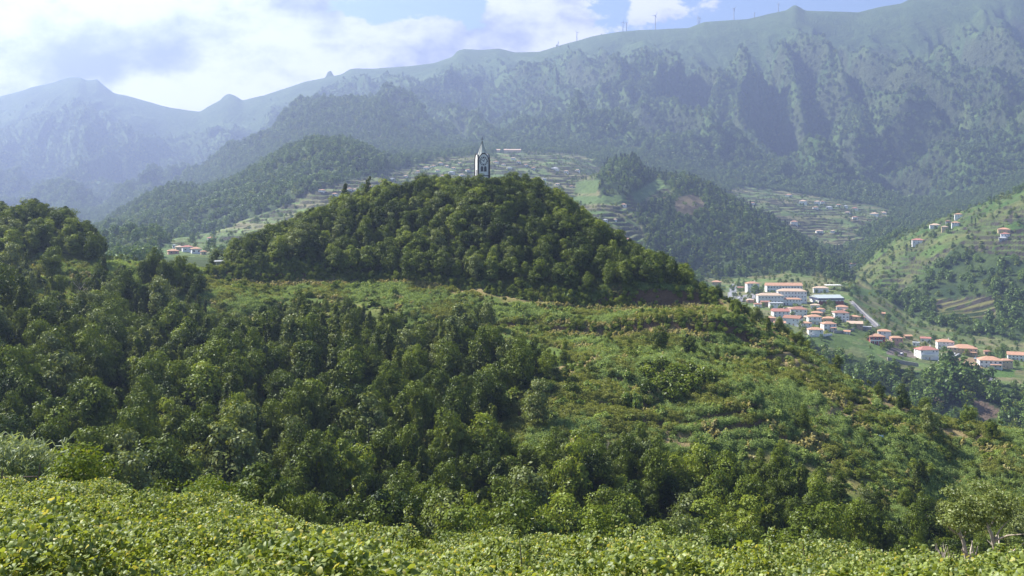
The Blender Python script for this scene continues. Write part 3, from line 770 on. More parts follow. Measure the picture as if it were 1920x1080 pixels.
rest = np.array([i for i in range(n) if i not in single])
srcs, base_k = [], []
for k in range(4):
    for j in range(len(KIND[KN[k]][1])):
        if (k, j) in protos: srcs.append(protos[(k, j)]); base_k.append(k)
kk = np.zeros(len(rest)); 
for i, r_ in enumerate(rest):
    c = [j for j, b in enumerate(base_k) if b == kid[r_]] or [0]
    kk[i] = c[int(rs.integers(len(c)))]
s = hgt[rest] / np.array(NOM)[kid[rest]]
sw = s * rs.uniform(0.66, 1.0, len(rest)) * np.where(knoll[rest], 1.25, 1.05)
scatter('hill_woodland', 'dense green woodland covering the hill behind and above the nearer trees', 'woodland',
        np.stack([x[rest], y[rest], z[rest]], 1), rs.uniform(0, 6.28, len(rest)), np.stack([sw, sw, s], 1), kk, srcs, 0.09)
print('hill trees', n, 'single', len(single))

# ------------------------------------------------------------------ shrubs one can tell apart on the open slope
sh_src = {}
NEAR = [crown_mesh('near_shrub_crown', [M_LIGHT, M_BROAD, M_BUSH][k], 76 + k, 3.2, 2.5, 0.1, 22, 620, 0.062, 'low', 0.6, 0.7, 0.4) for k in range(3)]
x, y, u, rs = jgrid(66, 345, 7.0, seed=15)
z = ground(x, y); py = rows_py(z, y)
op = np.zeros(len(x), bool)
for p in O_OPEN + O_HALF: op |= inpoly(u, py, p)
keep = op & clear_of_benches(x, y, u) & (hidden_by(x, y, z + 1.5) < 0) & (fbm(x / 22, y / 12, 3, 309) > -0.1) & (u > -20) & (u < 1940)
x, y, u, z = [a[keep] for a in (x, y, u, z)]
SH = [(1215 + 26 * (k % 5), 242 - 5 * (k // 5) + 3 * (k % 2), 1.5 + 0.12 * (k * 7 % 5), [0, 0, 1][k % 3]) for k in range(13)] + [(150, 60, 1.9, 0), (186, 61, 1.2, 2), (122, 61, 1.5, 0), (240, 60, 1.7, 2), (300, 58, 1.6, 1), (355, 56, 1.6, 2), (402, 52, 1.2, 0)]
x = np.concatenate([x, [(a[0] - 960) / F * a[1] for a in SH]]); y = np.concatenate([y, [float(a[1]) for a in SH]])
u = x / y * F + 960; z = ground(x, y)
hs = np.concatenate([rs.uniform(0.45, 1.1, len(x) - len(SH)), [a[2] for a in SH]]); ks = np.concatenate([rs.integers(0, 3, len(x) - len(SH)), [a[3] for a in SH]]).astype(int)
SL_ = ['dark green leafy', 'fresh green', 'yellowish bramble']
for i in np.argsort(-hs / y)[:290]:
    o = link('shrub', (NEAR[ks[i]] if y[i] < 64 else SHRUB[ks[i]]), None, (x[i], y[i], z[i]))
    o.rotation_euler = (0, 0, rs.uniform(0, 6.28)); o.scale = (hs[i] * rs.uniform(.9, 1.3), hs[i] * rs.uniform(.9, 1.3), hs[i])
    lb = '%s %s shrub %s' % ('small' if hs[i] < 0.8 else 'large', SL_[ks[i]], place_name(u[i], y[i], 0))
    tag(o, None, 'shrub'); pend.append((lb, float(u[i]), o)); sh_src.setdefault(int(ks[i]), o)
print('shrubs', min(290, len(x)))

ORD = 'first second third fourth fifth sixth seventh eighth ninth tenth eleventh twelfth thirteenth fourteenth fifteenth sixteenth seventeenth eighteenth nineteenth twentieth'.split()
def name_all(pend):
    by = {}
    for lb, uu, o in pend: by.setdefault(lb, []).append((uu, o))
    for lb, L_ in by.items():
        L_.sort(key=lambda q: q[0])
        for i, (uu, o) in enumerate(L_):
            one = lb.replace(' tree ', ' trees ').replace(' shrub ', ' shrubs ')
            if len(L_) == 1: t_ = 'only ' + lb
            elif i == 0: t_ = 'leftmost of ' + one
            elif i == len(L_) - 1: t_ = 'rightmost of ' + one
            elif i < len(ORD): t_ = ORD[i] + ' from left of ' + one
            else: t_ = ORD[min(19, len(L_) - 1 - i)] + ' from right of ' + one
            o['label'] = t_; o['group'] = ('trees ' if 'tree' in lb else 'shrubs ') + lb.split(' tree ' if 'tree' in lb else ' shrub ')[1].split(',')[0]
name_all(pend)
# ------------------------------------------------------------------ undergrowth and dry grass
br = [link('bramble', BRAMBLE[k], None, spot([1130, 1250][k], [640, 700][k], 150)) for k in range(2)]
tag(br[0], 'low bramble clump below the dry grass bench on the slope', 'bramble'); tag(br[1], 'low bramble clump in the middle of the open right slope', 'bramble')
FERNM = [leaf_mat('fern_pale', (0.13, 0.20, 0.045), (0.30, 0.39, 0.13), None, 0.35, 0.01, ivar=0.3), leaf_mat('fern_olive', (0.11, 0.14, 0.025), (0.30, 0.32, 0.075), None, 0.35, 0.01, ivar=0.3)]
FERN = [crown_mesh('fern_fronds', FERNM[k], 180 + k, 1.7, 0.5, 0.0, 8, 34, 0.12, 'low', 1.0, 0.5, 0.85) for k in range(2)]
fe = [tag(link('fern', FERN[k], None, spot([1170, 1400][k], [700, 720][k], 150)), ['pale green fern clump on the open slope below the lower bench', 'olive fern clump on the open slope of the right spur'][k], 'fern', None, 'stuff') for k in range(2)]
tf = tag(link('grass_tuft', TUFT, None, spot(1200, 628, 150)), 'dry straw coloured grass tuft on the lower bench', 'grass')
x, y, u, rs = jgrid(100, 400, 1.15, seed=25)
z = ground(x, y); py = rows_py(z, y)
op = np.zeros(len(x), bool); hf = np.zeros(len(x), bool)
for p in O_OPEN: op |= inpoly(u, py, p)
for p in O_HALF: hf |= inpoly(u, py, p)
sl_ = (ground(x, y + 1) - z)
steep = (sl_ > 0.95) & ((rs.uniform(0, 1, len(x)) > 0.75) | ((u > 1185) & (u < 1315)))
onb = (np.abs(y - np.interp(u, PX, KY[8])) < 1.7) & (u > 250) & (u < 1340)
onb |= (y - np.interp(u, PX, KY[6]) > -2.5) & (y - np.interp(u, PX, KY[6]) < 3.6) & (u > 1030) & (u < 1330)
a_ = y - np.interp(u, PX, KY[8]); b_ = y - np.interp(u, PX, KY[6])
onb |= ((a_ > -4.5) & (a_ < 1.5) & (u > 640) & (u < 1340)) | ((b_ > -5) & (b_ < 3.6) & (u > 1030) & (u < 1330))
bareish = fbm(x / 11, y / 11, 3, 111)
clus = fbm(x / 9, y / 9, 3, 307) + 0.4 * fbm(x / 30, y / 12, 2, 308)
ci_ = np.clip(((u - PX[0]) / (PX[1] - PX[0])).astype(int), 0, NX - 1); ri_ = np.clip(np.searchsorted(YR, y), 0, NY - 1)
clus += np.where((WBG[ri_, ci_] > 0.35) & (FBG[ri_, ci_] > 0.66), 0.3, 0) - np.where((WBG[ri_, ci_] > 0.35) & (FBG[ri_, ci_] < 0.6), 0.1, 0)
clus += np.where(inpoly(u, py, [(1080, 680), (1230, 680), (1220, 765), (1070, 760)]), -0.3, 0)
for p in P_DRY: clus -= np.where(inpoly(u, py, p), 0.6, 0)
keep = (~(op | hf) | (clus > -0.02) | (rs.uniform(0, 1, len(x)) < 0.12)) & (hidden_by(x, y, z + 0.8) < 1.5) & (y < np.interp(u, PX, KY[10]) + 8) & (rs.uniform(0, 1, len(x)) < np.where(op | hf, 0.85, 0.45)) & ~steep & ~(onb & (rs.uniform(0, 1, len(x)) < 0.75))
keep &= ~((bareish > 0.40) & (rs.uniform(0, 1, len(x)) < 0.75))
x, y, u, z, onb, bareish, op = [a[keep] for a in (x, y, u, z, onb, bareish, op)]
n = len(x)
dryness = fbm(x / 24, y / 24, 3, 115) + 0.35 * bareish + rs.normal(0, 0.12, n)
kid = np.where(onb | (dryness > 0.30), 3, rs.integers(0, 3, n)).astype(float)
pat = fbm(x / 17, y / 17, 3, 117)
kid = np.where(kid == 3, 3, np.where(pat > 0.1, 2, np.where(rs.uniform(0, 1, n) < 0.12, 2, kid)))
kid = np.where((kid == 2) & (rs.uniform(0, 1, n) < 0.5), 0, kid)
s = (0.28 + 1.25 * rs.uniform(0, 1, n) ** 2.2) * np.where(kid == 2, 0.5, 1.0) * np.where(pat < -0.12, 0.6, 1.0)
zs = s * rs.uniform(0.5, 1.6, n) * np.where(pat < -0.12, 0.7, 1.0) * (1 + 0.8 * np.clip(fbm(x / 6, y / 6, 2, 119), -0.5, 1))
scatter('undergrowth', 'brambles, bracken and dry grass covering the open slopes of the hill', 'undergrowth',
        np.stack([x, y, z - 0.05], 1), rs.uniform(0, 6.28, n), np.stack([s, s, zs], 1), kid, [br[0], br[1], sh_src[1], tf], 0.15)
print('undergrowth', n)
rs = np.random.default_rng(77); n = 4200
u = rs.uniform(255, 1345, n); t_ = rs.uniform(-0.1, 1.15, n)
y = np.interp(u, PX, KY[8]) * (1 - t_) + np.interp(u, PX, KY[9]) * t_; x = (u - 960) / F * y; z = ground(x, y)
k = (rs.uniform(0, 1, n) < np.where((u > 1190) & (u < 1312), 0.07, np.where(u < 660, 0.75, np.where(u < 1000, 0.6, 0.4)))) & (fbm(x / 5, y / 5 + z / 3, 2, 313) > -0.28)
x, y, u = x[k], y[k], u[k]
u3 = rs.uniform(1035, 1400, 1500); t3 = rs.uniform(-.2, 1.2, 1500); y3 = np.interp(u3, PX, KY[6]) * (1 - t3) + np.interp(u3, PX, KY[7]) * t3
k3 = fbm(u3 / 14, y3 / 5, 2, 315) > 0.14
x = np.concatenate([x, ((u3 - 960) / F * y3)[k3]]); y = np.concatenate([y, y3[k3]]); z = ground(x, y); n = len(x); s = rs.uniform(0.25, 0.8, n)
scatter('bank_creepers', 'brambles and bushes hanging over the earth banks beside the dirt tracks', 'undergrowth', np.stack([x, y, z - 0.1], 1), rs.uniform(0, 6.28, n), np.stack([s, s, s * rs.uniform(.8, 1.6, n)], 1), rs.choice([0, 1, 2], n).astype(float), [br[0], br[1], sh_src[0]], 0.3)
x, y, u, rs = jgrid(150, 345, 0.85, seed=27)
z = ground(x, y); py = rows_py(z, y)
op = np.zeros(len(x), bool)
for p in O_OPEN + O_HALF: op |= inpoly(u, py, p)
onb = ((np.abs(y - np.interp(u, PX, KY[8])) < 0.9) & (u > 250) & (u < 1340)) | ((np.abs(y - np.interp(u, PX, KY[6])) < 1.0) & (u > 1030) & (u < 1330))
a_ = y - np.interp(u, PX, KY[8]); b_ = y - np.interp(u, PX, KY[6]); br_ = fbm(x / 7, y / 7, 2, 314)
nrb = ((a_ > -4.5 + 6 * br_) & (a_ < 1.5) & (u > 400) & (u < 1340)) | ((b_ > -5 + 6 * br_) & (b_ < 3.6) & (u > 1030) & (u < 1330))
nrb &= rs.uniform(0, 1, len(x)) < 0.85
dryp = np.zeros(len(x), bool)
for p in P_DRY: dryp |= inpoly(u + 14 * fbm(x / 8, y / 8, 2, 311), py + 8 * fbm(x / 6, y / 6, 2, 312), p)
keep = op & ~(dryp & (rs.uniform(0, 1, len(x)) < 0.8)) & (hidden_by(x, y, z + 0.6) < 1.5) & ~(onb & (rs.uniform(0, 1, len(x)) < 0.85)) & ((ground(x, y + 1) - z) < 0.95)
x, y, u, z, onb, nrb = [a[keep] for a in (x, y, u, z, onb, nrb)]; n = len(x)
pt = fbm(x / 26, y / 26, 3, 305); dr = fbm(x / 13, y / 13, 3, 306) + rs.normal(0, 0.07, n)
ci_ = np.clip(((u - PX[0]) / (PX[1] - PX[0])).astype(int), 0, NX - 1); ri_ = np.clip(np.searchsorted(YR, y), 0, NY - 1)
bl_ = (WBG[ri_, ci_] > 0.35) & (FBG[ri_, ci_] > 0.42) & (FBG[ri_, ci_] < 0.62)
dr = dr + np.where(bl_, 0.22, 0) + np.where(nrb, 1, 0)
kid = np.where(dr > 0.33, 2, np.where(pt + rs.normal(0, 0.08, n) > -0.02, 0, 1)).astype(float)
s = rs.uniform(0.6, 1.3, n); zs = s * rs.uniform(0.6, 1.5, n)
scatter('fern_cover', 'ferns and grasses matting the open slope between the bushes', 'ferns', np.stack([x, y, z - 0.05], 1), rs.uniform(0, 6.28, n), np.stack([s, s, zs], 1), kid, [fe[0], fe[1], tf], 0.15)
print('ferns', n)

# ------------------------------------------------------------------ vineyard
def vine_mesh(name, seed, nleaf, rad, hh, size, upright=False):
    rs = np.random.default_rng(seed)
    shp = np.array([[0, -0.55], [0.55, -0.25], [0.48, 0.3], [0.0, 0.72], [-0.48, 0.3], [-0.55, -0.25]])
    r = rad * np.sqrt(rs.uniform(0, 1, nleaf)); a = rs.uniform(0, 6.28, nleaf)
    if upright:
        zz = rs.uniform(0, 1, nleaf); r = rad * (1 - 0.75 * zz) * np.sqrt(rs.uniform(0, 1, nleaf)); cz = hh * zz
    else:
        cz = hh * (1 - (r / rad) ** 2 * 0.5) * rs.uniform(0.15, 1.0, nleaf) ** 0.55
    cen = np.stack([np.cos(a) * r, np.sin(a) * r, cz], 1)
    nor = unit(rs.normal(size=(nleaf, 3)) * 0.75 + np.array([-0.25, 0.05, 1.0]))
    ax = rs.normal(size=(nleaf, 3)); ax -= (ax * nor).sum(1, keepdims=True) * nor; ax = unit(ax); bx = np.cross(nor, ax)
    s = (size * rs.uniform(0.55, 1.25, nleaf))[:, None]
    V = [cen + nor * s * 0.1]
    for (p, q) in shp: V.append(cen + ax * s * p + bx * s * q - nor * s * 0.18 * (abs(p) * 1.2 + rs.uniform(-.3, .6, (nleaf, 1))))
    V = np.stack(V, 1).reshape(-1, 3)
    b = np.arange(nleaf)[:, None] * 7
    Fc = np.concatenate([np.stack([b[:, 0], b[:, 0] + 1 + k, b[:, 0] + 1 + (k + 1) % 6], 1) for k in range(6)])
    me = mesh_np(name, V, Fc, M_VINE)
    attr(me, 'clump', np.repeat(np.clip(rs.normal(0.5, 0.25, nleaf), 0, 1), 7)); attr(me, 'odd', np.repeat(rs.uniform(0, 1, nleaf), 7))
    return me
VM = [vine_mesh('vine_leaves', 130 + k, 150, 0.55, 0.40, 0.064) for k in range(3)]
VU = vine_mesh('vine_shoot', 140, 190, 0.30, 1.05, 0.066, True)
vm_stem = trunk_mesh('vine_stem', bark, 141, 0.7, 1.0, 0, 0.035, 4)
vs = []
for k, (vx, vy, lb) in enumerate([(1447, 25.5, 'tall vine shoot with yellow leaves, left of the two rising from the vineyard edge'), (1511, 25.0, 'tallest vine shoot with reddish leaves, right of the two at the vineyard edge'),
                        (1180, 27, 'upright vine shoot on the vineyard edge below the foot of the slope')]):
    xx = (vx - 960) / F * vy
    root = empty('grape_vine', (xx, vy, float(ground(xx, vy)) + [0.55, 0.6, 0.35][k])); tag(root, lb, 'grape vine', 'upright vine shoots')
    vs.append(link('foliage', VU, root)); link('stem', vm_stem, root)
vl = []
for k, (vx, vy, lb) in enumerate([(420, 22, 'leafy green vine at the bottom left of the vineyard'), (980, 21, 'leafy green vine at the bottom centre of the vineyard'), (1640, 21, 'leafy green vine at the bottom right of the vineyard')]):
    xx = (vx - 960) / F * vy
    root = empty('grape_vine', (xx, vy, float(ground(xx, vy)) + 0.45)); tag(root, lb, 'grape vine')
    vl.append(link('foliage', VM[k], root)); link('stem', vm_stem, root)
x, y, u, rs = jgrid(11, 70, 0.40, -200, 2120, seed=35)
z = ground(x, y)
edge = np.interp(u, PX, KY[2])
top = -0.12 + 0.75 * sstep(fbm(x / 1.6, y / 2.4, 3, 121), -0.4, 0.5) + 0.95 * fbm(x / 4.0, y / 4.5, 2, 123)
hole = fbm(x / 1.5, y / 1.8, 2, 125) * 1.15
keep = (y < edge + 2.0 + rs.normal(0, 0.4, len(x))) & (hole > -0.25)
top = np.where(hole < -0.16, top * 0.3, top)
x, y, u, z, top = [a[keep] for a in (x, y, u, z, top)]
n = len(x); kid = rs.integers(0, 3, n).astype(float); up_ = rs.uniform(0, 1, n) < 0.03; kid[up_] = 3
s = rs.uniform(0.75, 1.3, n)
scatter('vine_canopy', 'bright green sprawling vineyard leaves covering the foreground slope', 'vines',
        np.stack([x, y, z + np.maximum(top, 0.05)], 1), rs.uniform(-.5, .5, n), np.stack([s, s, s * np.where(up_, 0.6, 1)], 1), kid, vl + [vs[0]], 0.28)
print('vines', n)

# ------------------------------------------------------------------ woods of the valley and the mountains
def vill_clear(u, py): return inpoly(u, py, P_VILL)
def far_woods(name, label, y0, y1, sp, seed, hmul):
    x, y, u, rs = jgrid(y0, y1, sp, seed=seed)
    z = ground(x, y); py = rows_py(z, y)
    v = hidden_by(x, y, z + 9) < 0
    # not behind the near hill
    ci = np.clip(((u - PX[0]) / (PX[1] - PX[0])).astype(int), 0, NX - 1)
    x, y, u, z, py = [a[v] for a in (x, y, u, z, py)]
    d = np.full(len(x), 0.88)
    nn = fbm(x / 90, y / 90, 3, 131)
    uw, pw = wob(u, py, x, y)
    a1 = inpoly(uw, pw, P_CENTER) & (y < 2650); d[a1] = np.where(nn[a1] > 0.16, 0.5, np.where(u[a1] < 470, 0.25, 0.15))
    a2 = inpoly(uw, pw, P_RIGHTT) & (y > 1900) & (y < 2700); d[a2] = np.where(nn[a2] > 0.15, 0.6, 0.08)
    a3 = inpoly(u, py, P_SIDE) & (y < 1650); d[a3] = np.where(nn[a3] > 0.05, 0.65, 0.42)
    a4 = inpoly(u, py, P_VILL) & (y < 1400); d[a4] = 0.36
    a5 = inpoly(u, py, P_STEPS) & (y < 1500); d[a5] = 0.0
    a6 = inpoly(u, py, P_SCAR) & (y < 1900); d[a6] = 0.1
    lowside = (u > 1590) & (y < 1560) & ~a3 & ~a4 & ~a5 & (y > 1000); d[lowside] = np.where(nn[lowside] > -0.05, 0.85, 0.3)
    for P in (P_GREEN1, P_GREEN2, P_GREEN3): d[inpoly(u, py, P) & (y < 2600)] = 0.0
    for P in ([(1515, 630), (1600, 622), (1640, 640), (1600, 660), (1520, 655)], [(1592, 560), (1604, 560), (1655, 615), (1636, 620)], [(1765, 662), (1850, 668), (1910, 690), (1905, 712), (1800, 700)]):
        d[inpoly(u, py, P) & (y < 1400)] = 0.0
    up = y > 2800
    yk = np.interp(u, PX, KY[nl - 1])
    d[up] = np.clip(1.0 + nn[up] * 0.5 - sstep(y[up], yk[up] - 1000, yk[up] - 300) * 1.2, 0, 0.97)
    keep = rs.uniform(0, 1, len(x)) < d
    x, y, u, z, py, a1, a2, a3, a4, nn = [a[keep] for a in (x, y, u, z, py, a1, a2, a3, a4, nn)]
    n = len(x)
    dark = ((u > 1080) & (u < 1600) & (y < 2000) & (y > 1300))
    q = rs.uniform(0, 1, n) + nn * 0.4
    kid = np.where(dark & (q < 0.38), 2, np.where(q < 0.45, 0, np.where(q < 0.8, 1, 3))).astype(float)
    fieldish = a1 | a2 | a3 | a4
    hs_ = np.where(y > 2800, 1.25 - 0.55 * sstep(y, 3000, 4600), 1.0)
    kid = np.where(fieldish & (rs.uniform(0, 1, n) < 0.6), 3, kid)
    s = rs.uniform(0.65, 1.25, n) * hmul * np.where(fieldish, rs.uniform(0.3, 0.75, n), hs_)
    o = scatter(name, label, 'woodland', np.stack([x, y, z - 0.4], 1), rs.uniform(0, 6.28, n), np.stack([s * rs.uniform(.9, 1.2, n), s, s * rs.uniform(.8, 1.25, n)], 1), kid, far_src)
    print(name, n)
# some trees of the valley stand by themselves
far_src = []
VT = [(1416, 551, 0, 'round pale tree beside the road at the left end of the village'), (1686, 640, 1, 'round dark tree behind the pink house in the village'), (1655, 475, 2, 'leftmost of the tall dark cypresses on the terraced hillside'),
      (1528, 588, 3, 'small light green tree between the houses of the village')]
for k, (a, b, fk, lb) in enumerate(VT):
    p = spot(a, b, 800)
    fk = [0, 1, 2, 3][k]
    root = empty(['broadleaf_tree', 'broadleaf_tree', 'cypress', 'broadleaf_tree'][k], p); tag(root, lb, 'tree' if k != 2 else 'cypress')
    if k == 2: root.scale = (.55, .55, 1.5)
    far_src.append(link('crown', FARX[fk], root)); link('trunk', far_trunk, root)
for (a, b, lb) in ((1700, 478, 'middle one of the tall dark cypresses on the terraced hillside'), (1708, 470, 'rightmost of the tall dark cypresses on the terraced hillside'), (1822, 425, 'dark tall tree beside the orange roofed houses on the hillside crest'), (1829, 430, 'dark pointed tree right of the houses on the hillside crest')):
    root = empty('cypress', spot(a, b, 900)); tag(root, lb, 'cypress'); root.scale = (.5, .5, 1.3); link('crown', FARX[2], root); link('trunk', far_trunk, root)
BT = [(1540, 640), (1655, 655), (1668, 656), (1690, 656), (1712, 662), (1722, 668), (1770, 662), (1812, 668), (1826, 668), (1905, 690), (1480, 603), (1570, 612), (1578, 598), (1605, 608), (1630, 640), (1555, 575), (1500, 580), (1465, 590), (1590, 620), (1640, 600), (1410, 545), (1427, 552), (1735, 650), (1858, 672), (1880, 668)]
GT = []
for k, (a, b) in enumerate(BT):
    root = empty('garden_tree', spot(a, b, 780)); root.rotation_euler = (0, 0, k * 1.3); sc_ = 0.62 + 0.3 * ((k * 37) % 10) / 10; root.scale = (sc_,) * 3
    part_ = 'among the lower houses above the gorge' if b > 632 else ('among the houses of mid village' if b > 570 else 'beside the large white buildings')
    lb = 'small garden tree ' + part_
    tag(root, None, 'tree'); GT.append((lb, a, root)); root['group'] = 'garden trees ' + part_; link('crown', FARX[[1, 3, 0][k % 3]], root); link('trunk', far_trunk, root)
GT.sort(key=lambda q: q[1]); cnt = {}
for lb, a, o in GT:
    i = cnt.get(lb, 0); cnt[lb] = i + 1; o['label'] = ORD[i] + ' from left of the ' + lb.replace(' tree ', ' trees ')
# clump of big trees on the edge of the gorge
x, y, u, rs = jgrid(640, 860, 7.5, 1380, 2000, seed=45)
z = ground(x, y); py = rows_py(z, y)
edge = np.interp(u, PX, KY[14])
k = (y < edge - 4) & (hidden_by(x, y, z + 9) < 0) & (fbm(x / 25, z / 14 + y / 60, 3, 89) < 0.16)
x, y, u, z = [a[k] for a in (x, y, u, z)]
s = rs.uniform(0.6, 1.15, len(x)) * (1 + 0.9 * np.exp(-((u - 1790) / 45) ** 2) * (y > edge[k] - 50))
scatter('gorge_woodland', 'dark woodland clinging to the gorge cliff below the village', 'woodland', np.stack([x, y, z - .3], 1), rs.uniform(0, 6.28, len(x)), np.stack([s, s, s], 1), rs.choice([0, 1, 1, 3], len(x)).astype(float), far_src)
x, y, u, rs = jgrid(470, 860, 8, -80, 520, seed=46)
z = ground(x, y)
k = (hidden_by(x, y, z + 8) < 0) & (rs.uniform(0, 1, len(x)) < np.where(u > 290, 0.25, 0.8)) & ~((u > 300) & (u < 385) & (y > 500))
x, y, u, z = [a[k] for a in (x, y, u, z)]; s = rs.uniform(0.4, 0.9, len(x))
scatter('saddle_woodland', 'bushy trees beyond the saddle left of the knoll, in front of the pink roofed houses', 'woodland', np.stack([x, y, z - .3], 1), rs.uniform(0, 6.28, len(x)), np.stack([s, s, s], 1), rs.choice([0, 1, 3], len(x)).astype(float), far_src)
far_woods('valley_woodland', 'hazy green woodland on the slopes across the valley', 860, 2750, 8.6, 55, 0.92)
far_woods('mountain_woodland', 'blue hazy forest covering the mountain side', 2750, 4950, 12, 65, 1.3)

# ------------------------------------------------------------------ buildings
def box(x0, x1, y0, y1, z0, z1):
    v = [(x, y, z) for x in (x0, x1) for y in (y0, y1) for z in (z0, z1)]
    return v, [[0, 1, 3, 2], [4, 6, 7, 5], [0, 4, 5, 1], [2, 3, 7, 6], [0, 2, 6, 4], [1, 5, 7, 3]]
def part(name, parts, mat, parent):
    v, f = merge(parts)
    return link(name, mesh_np(name, v, f, mat), parent)
def tile_mat(name, col_):
    m_, t = new_mat(name)
    g = t.n('ShaderNodeTexCoord').outputs['Object']
    nz = t.noise(g, 0.9, 5, 0.7); n2 = t.noise(g, 5.0, 3, 0.6)
    wv = t.n('ShaderNodeTexWave', i_Scale=1.6, i_Distortion=0.6); t.put(wv.inputs['Vector'], g)
    c = t.mix(nz, (*[q * 0.62 for q in col_], 1), (*[min(1, q * 1.25) for q in col_], 1))
    c = t.mix(t.m('MULTIPLY', n2, 0.35), c, (0.18, 0.13, 0.1, 1))
    bp = t.n('ShaderNodeBump', i_Strength=0.5, i_Distance=0.06, i_Height=wv.outputs['Fac'])
    b = t.n('ShaderNodeBsdfPrincipled', i_0=c, i_Roughness=0.85, i_Normal=bp.outputs[0])
    t.n('ShaderNodeOutputMaterial', i_0=b.outputs[0])
    return m_
WALLS = {'white': plain('white_render', (0.80, 0.79, 0.76), 0.9, 0.08, 0.4), 'pink': plain('pink_render', (0.62, 0.34, 0.27), 0.9, 0.1, 0.4),
         'red': plain('red_render', (0.42, 0.10, 0.08), 0.9, 0.1, 0.4), 'cream': plain('cream_render', (0.62, 0.48, 0.30), 0.9, 0.1, 0.4),
         'grey': plain('grey_block', (0.32, 0.32, 0.32), 0.9, 0.2, 0.5), 'tan': plain('tan_render', (0.42, 0.30, 0.19), 0.9, 0.12, 0.4)}
ROOFS = {'orange': tile_mat('orange_tiles', (0.56, 0.31, 0.19)), 'pale': tile_mat('pale_orange_tiles', (0.62, 0.46, 0.33)), 'red': tile_mat('red_tiles', (0.46, 0.19, 0.15)),
         'brown': tile_mat('brown_tiles', (0.36, 0.17, 0.11)), 'grey': plain('grey_roof', (0.34, 0.36, 0.37), 0.7, 0.2, 0.3), 'green': plain('green_metal_roof', (0.40, 0.45, 0.43), 0.5, 0.08, 0.2)}
glass = plain('dark_glass', (0.035, 0.04, 0.05), 0.25, 0.2, 1)
stone = plain('grey_stone', (0.33, 0.31, 0.28), 0.95, 0.35, 1.2)
basalt = plain('dark_basalt', (0.035, 0.03, 0.03), 0.9, 0.3, 2)
dblue = plain('dark_blue_fascia', (0.05, 0.06, 0.13), 0.6, 0.1, 1)
brick = plain('brick_red_wall', (0.33, 0.10, 0.07), 0.9, 0.2, 1)
window_me = {}
def window(parent, wx, wz, yy, ww, wh, side=0, xs=0):
    """a window (frame with a recessed pane) on the front (side 0) or on the left/right gable (side -1/1)"""
    key = (round(ww, 1), round(wh, 1))
    if key not in window_me:
        a, b = ww / 2, wh / 2
        v, f = merge([box(-a, -a + .1, -.06, .1, -b, b), box(a - .1, a, -.06, .1, -b, b), box(-a + .1, a - .1, -.06, .1, b - .1, b), box(-a + .1, a - .1, -.06, .1, -b, -b + .1)])
        fr = mesh_np('window', v, f, WALLS['white'])
        v, f = box(-a + .1, a - .1, -.02, .06, -b + .1, b - .1)
        window_me[key] = (fr, mesh_np('pane', v, f, glass))
    fr, pn = window_me[key]
    o = link('window', fr, parent)
    if side == 0: o.location = (wx, yy, wz)
    else: o.location = (xs, wx, wz); o.rotation_euler = (0, 0, R(90 * side))
    link('pane', pn, o)
def hip_roof(w_, d_, z, rh, ov, ridge=0.45, kind='hip'):
    a, b = w_ / 2 + ov, d_ / 2 + ov; t = 0.22
    if kind == 'hip':
        r_ = max(0.2, a - b * 1.0) if a > b else 0.2
        top = [(-r_, 0, z + rh), (r_, 0, z + rh)]
        v = [(-a, -b, z), (a, -b, z), (a, b, z), (-a, b, z), (-a, -b, z + t), (a, -b, z + t), (a, b, z + t), (-a, b, z + t)] + top
        f = [[3, 2, 1, 0], [0, 1, 5, 4], [1, 2, 6, 5], [2, 3, 7, 6], [3, 0, 4, 7], [4, 5, 9, 8], [5, 6, 9], [6, 7, 8, 9], [7, 4, 8]]
    elif kind == 'gable':
        v = [(-a, -b, z), (a, -b, z), (a, b, z), (-a, b, z), (-a, -b, z + t), (a, -b, z + t), (a, b, z + t), (-a, b, z + t), (-a, 0, z + rh), (a, 0, z + rh)]
        f = [[3, 2, 1, 0], [0, 1, 5, 4], [2, 3, 7, 6], [1, 2, 6, 9, 5], [3, 0, 4, 8, 7], [4, 5, 9, 8], [6, 7, 8, 9]]
    else:
        v, f = box(-a, a, -b, b, z, z + 0.35)
    return v, f
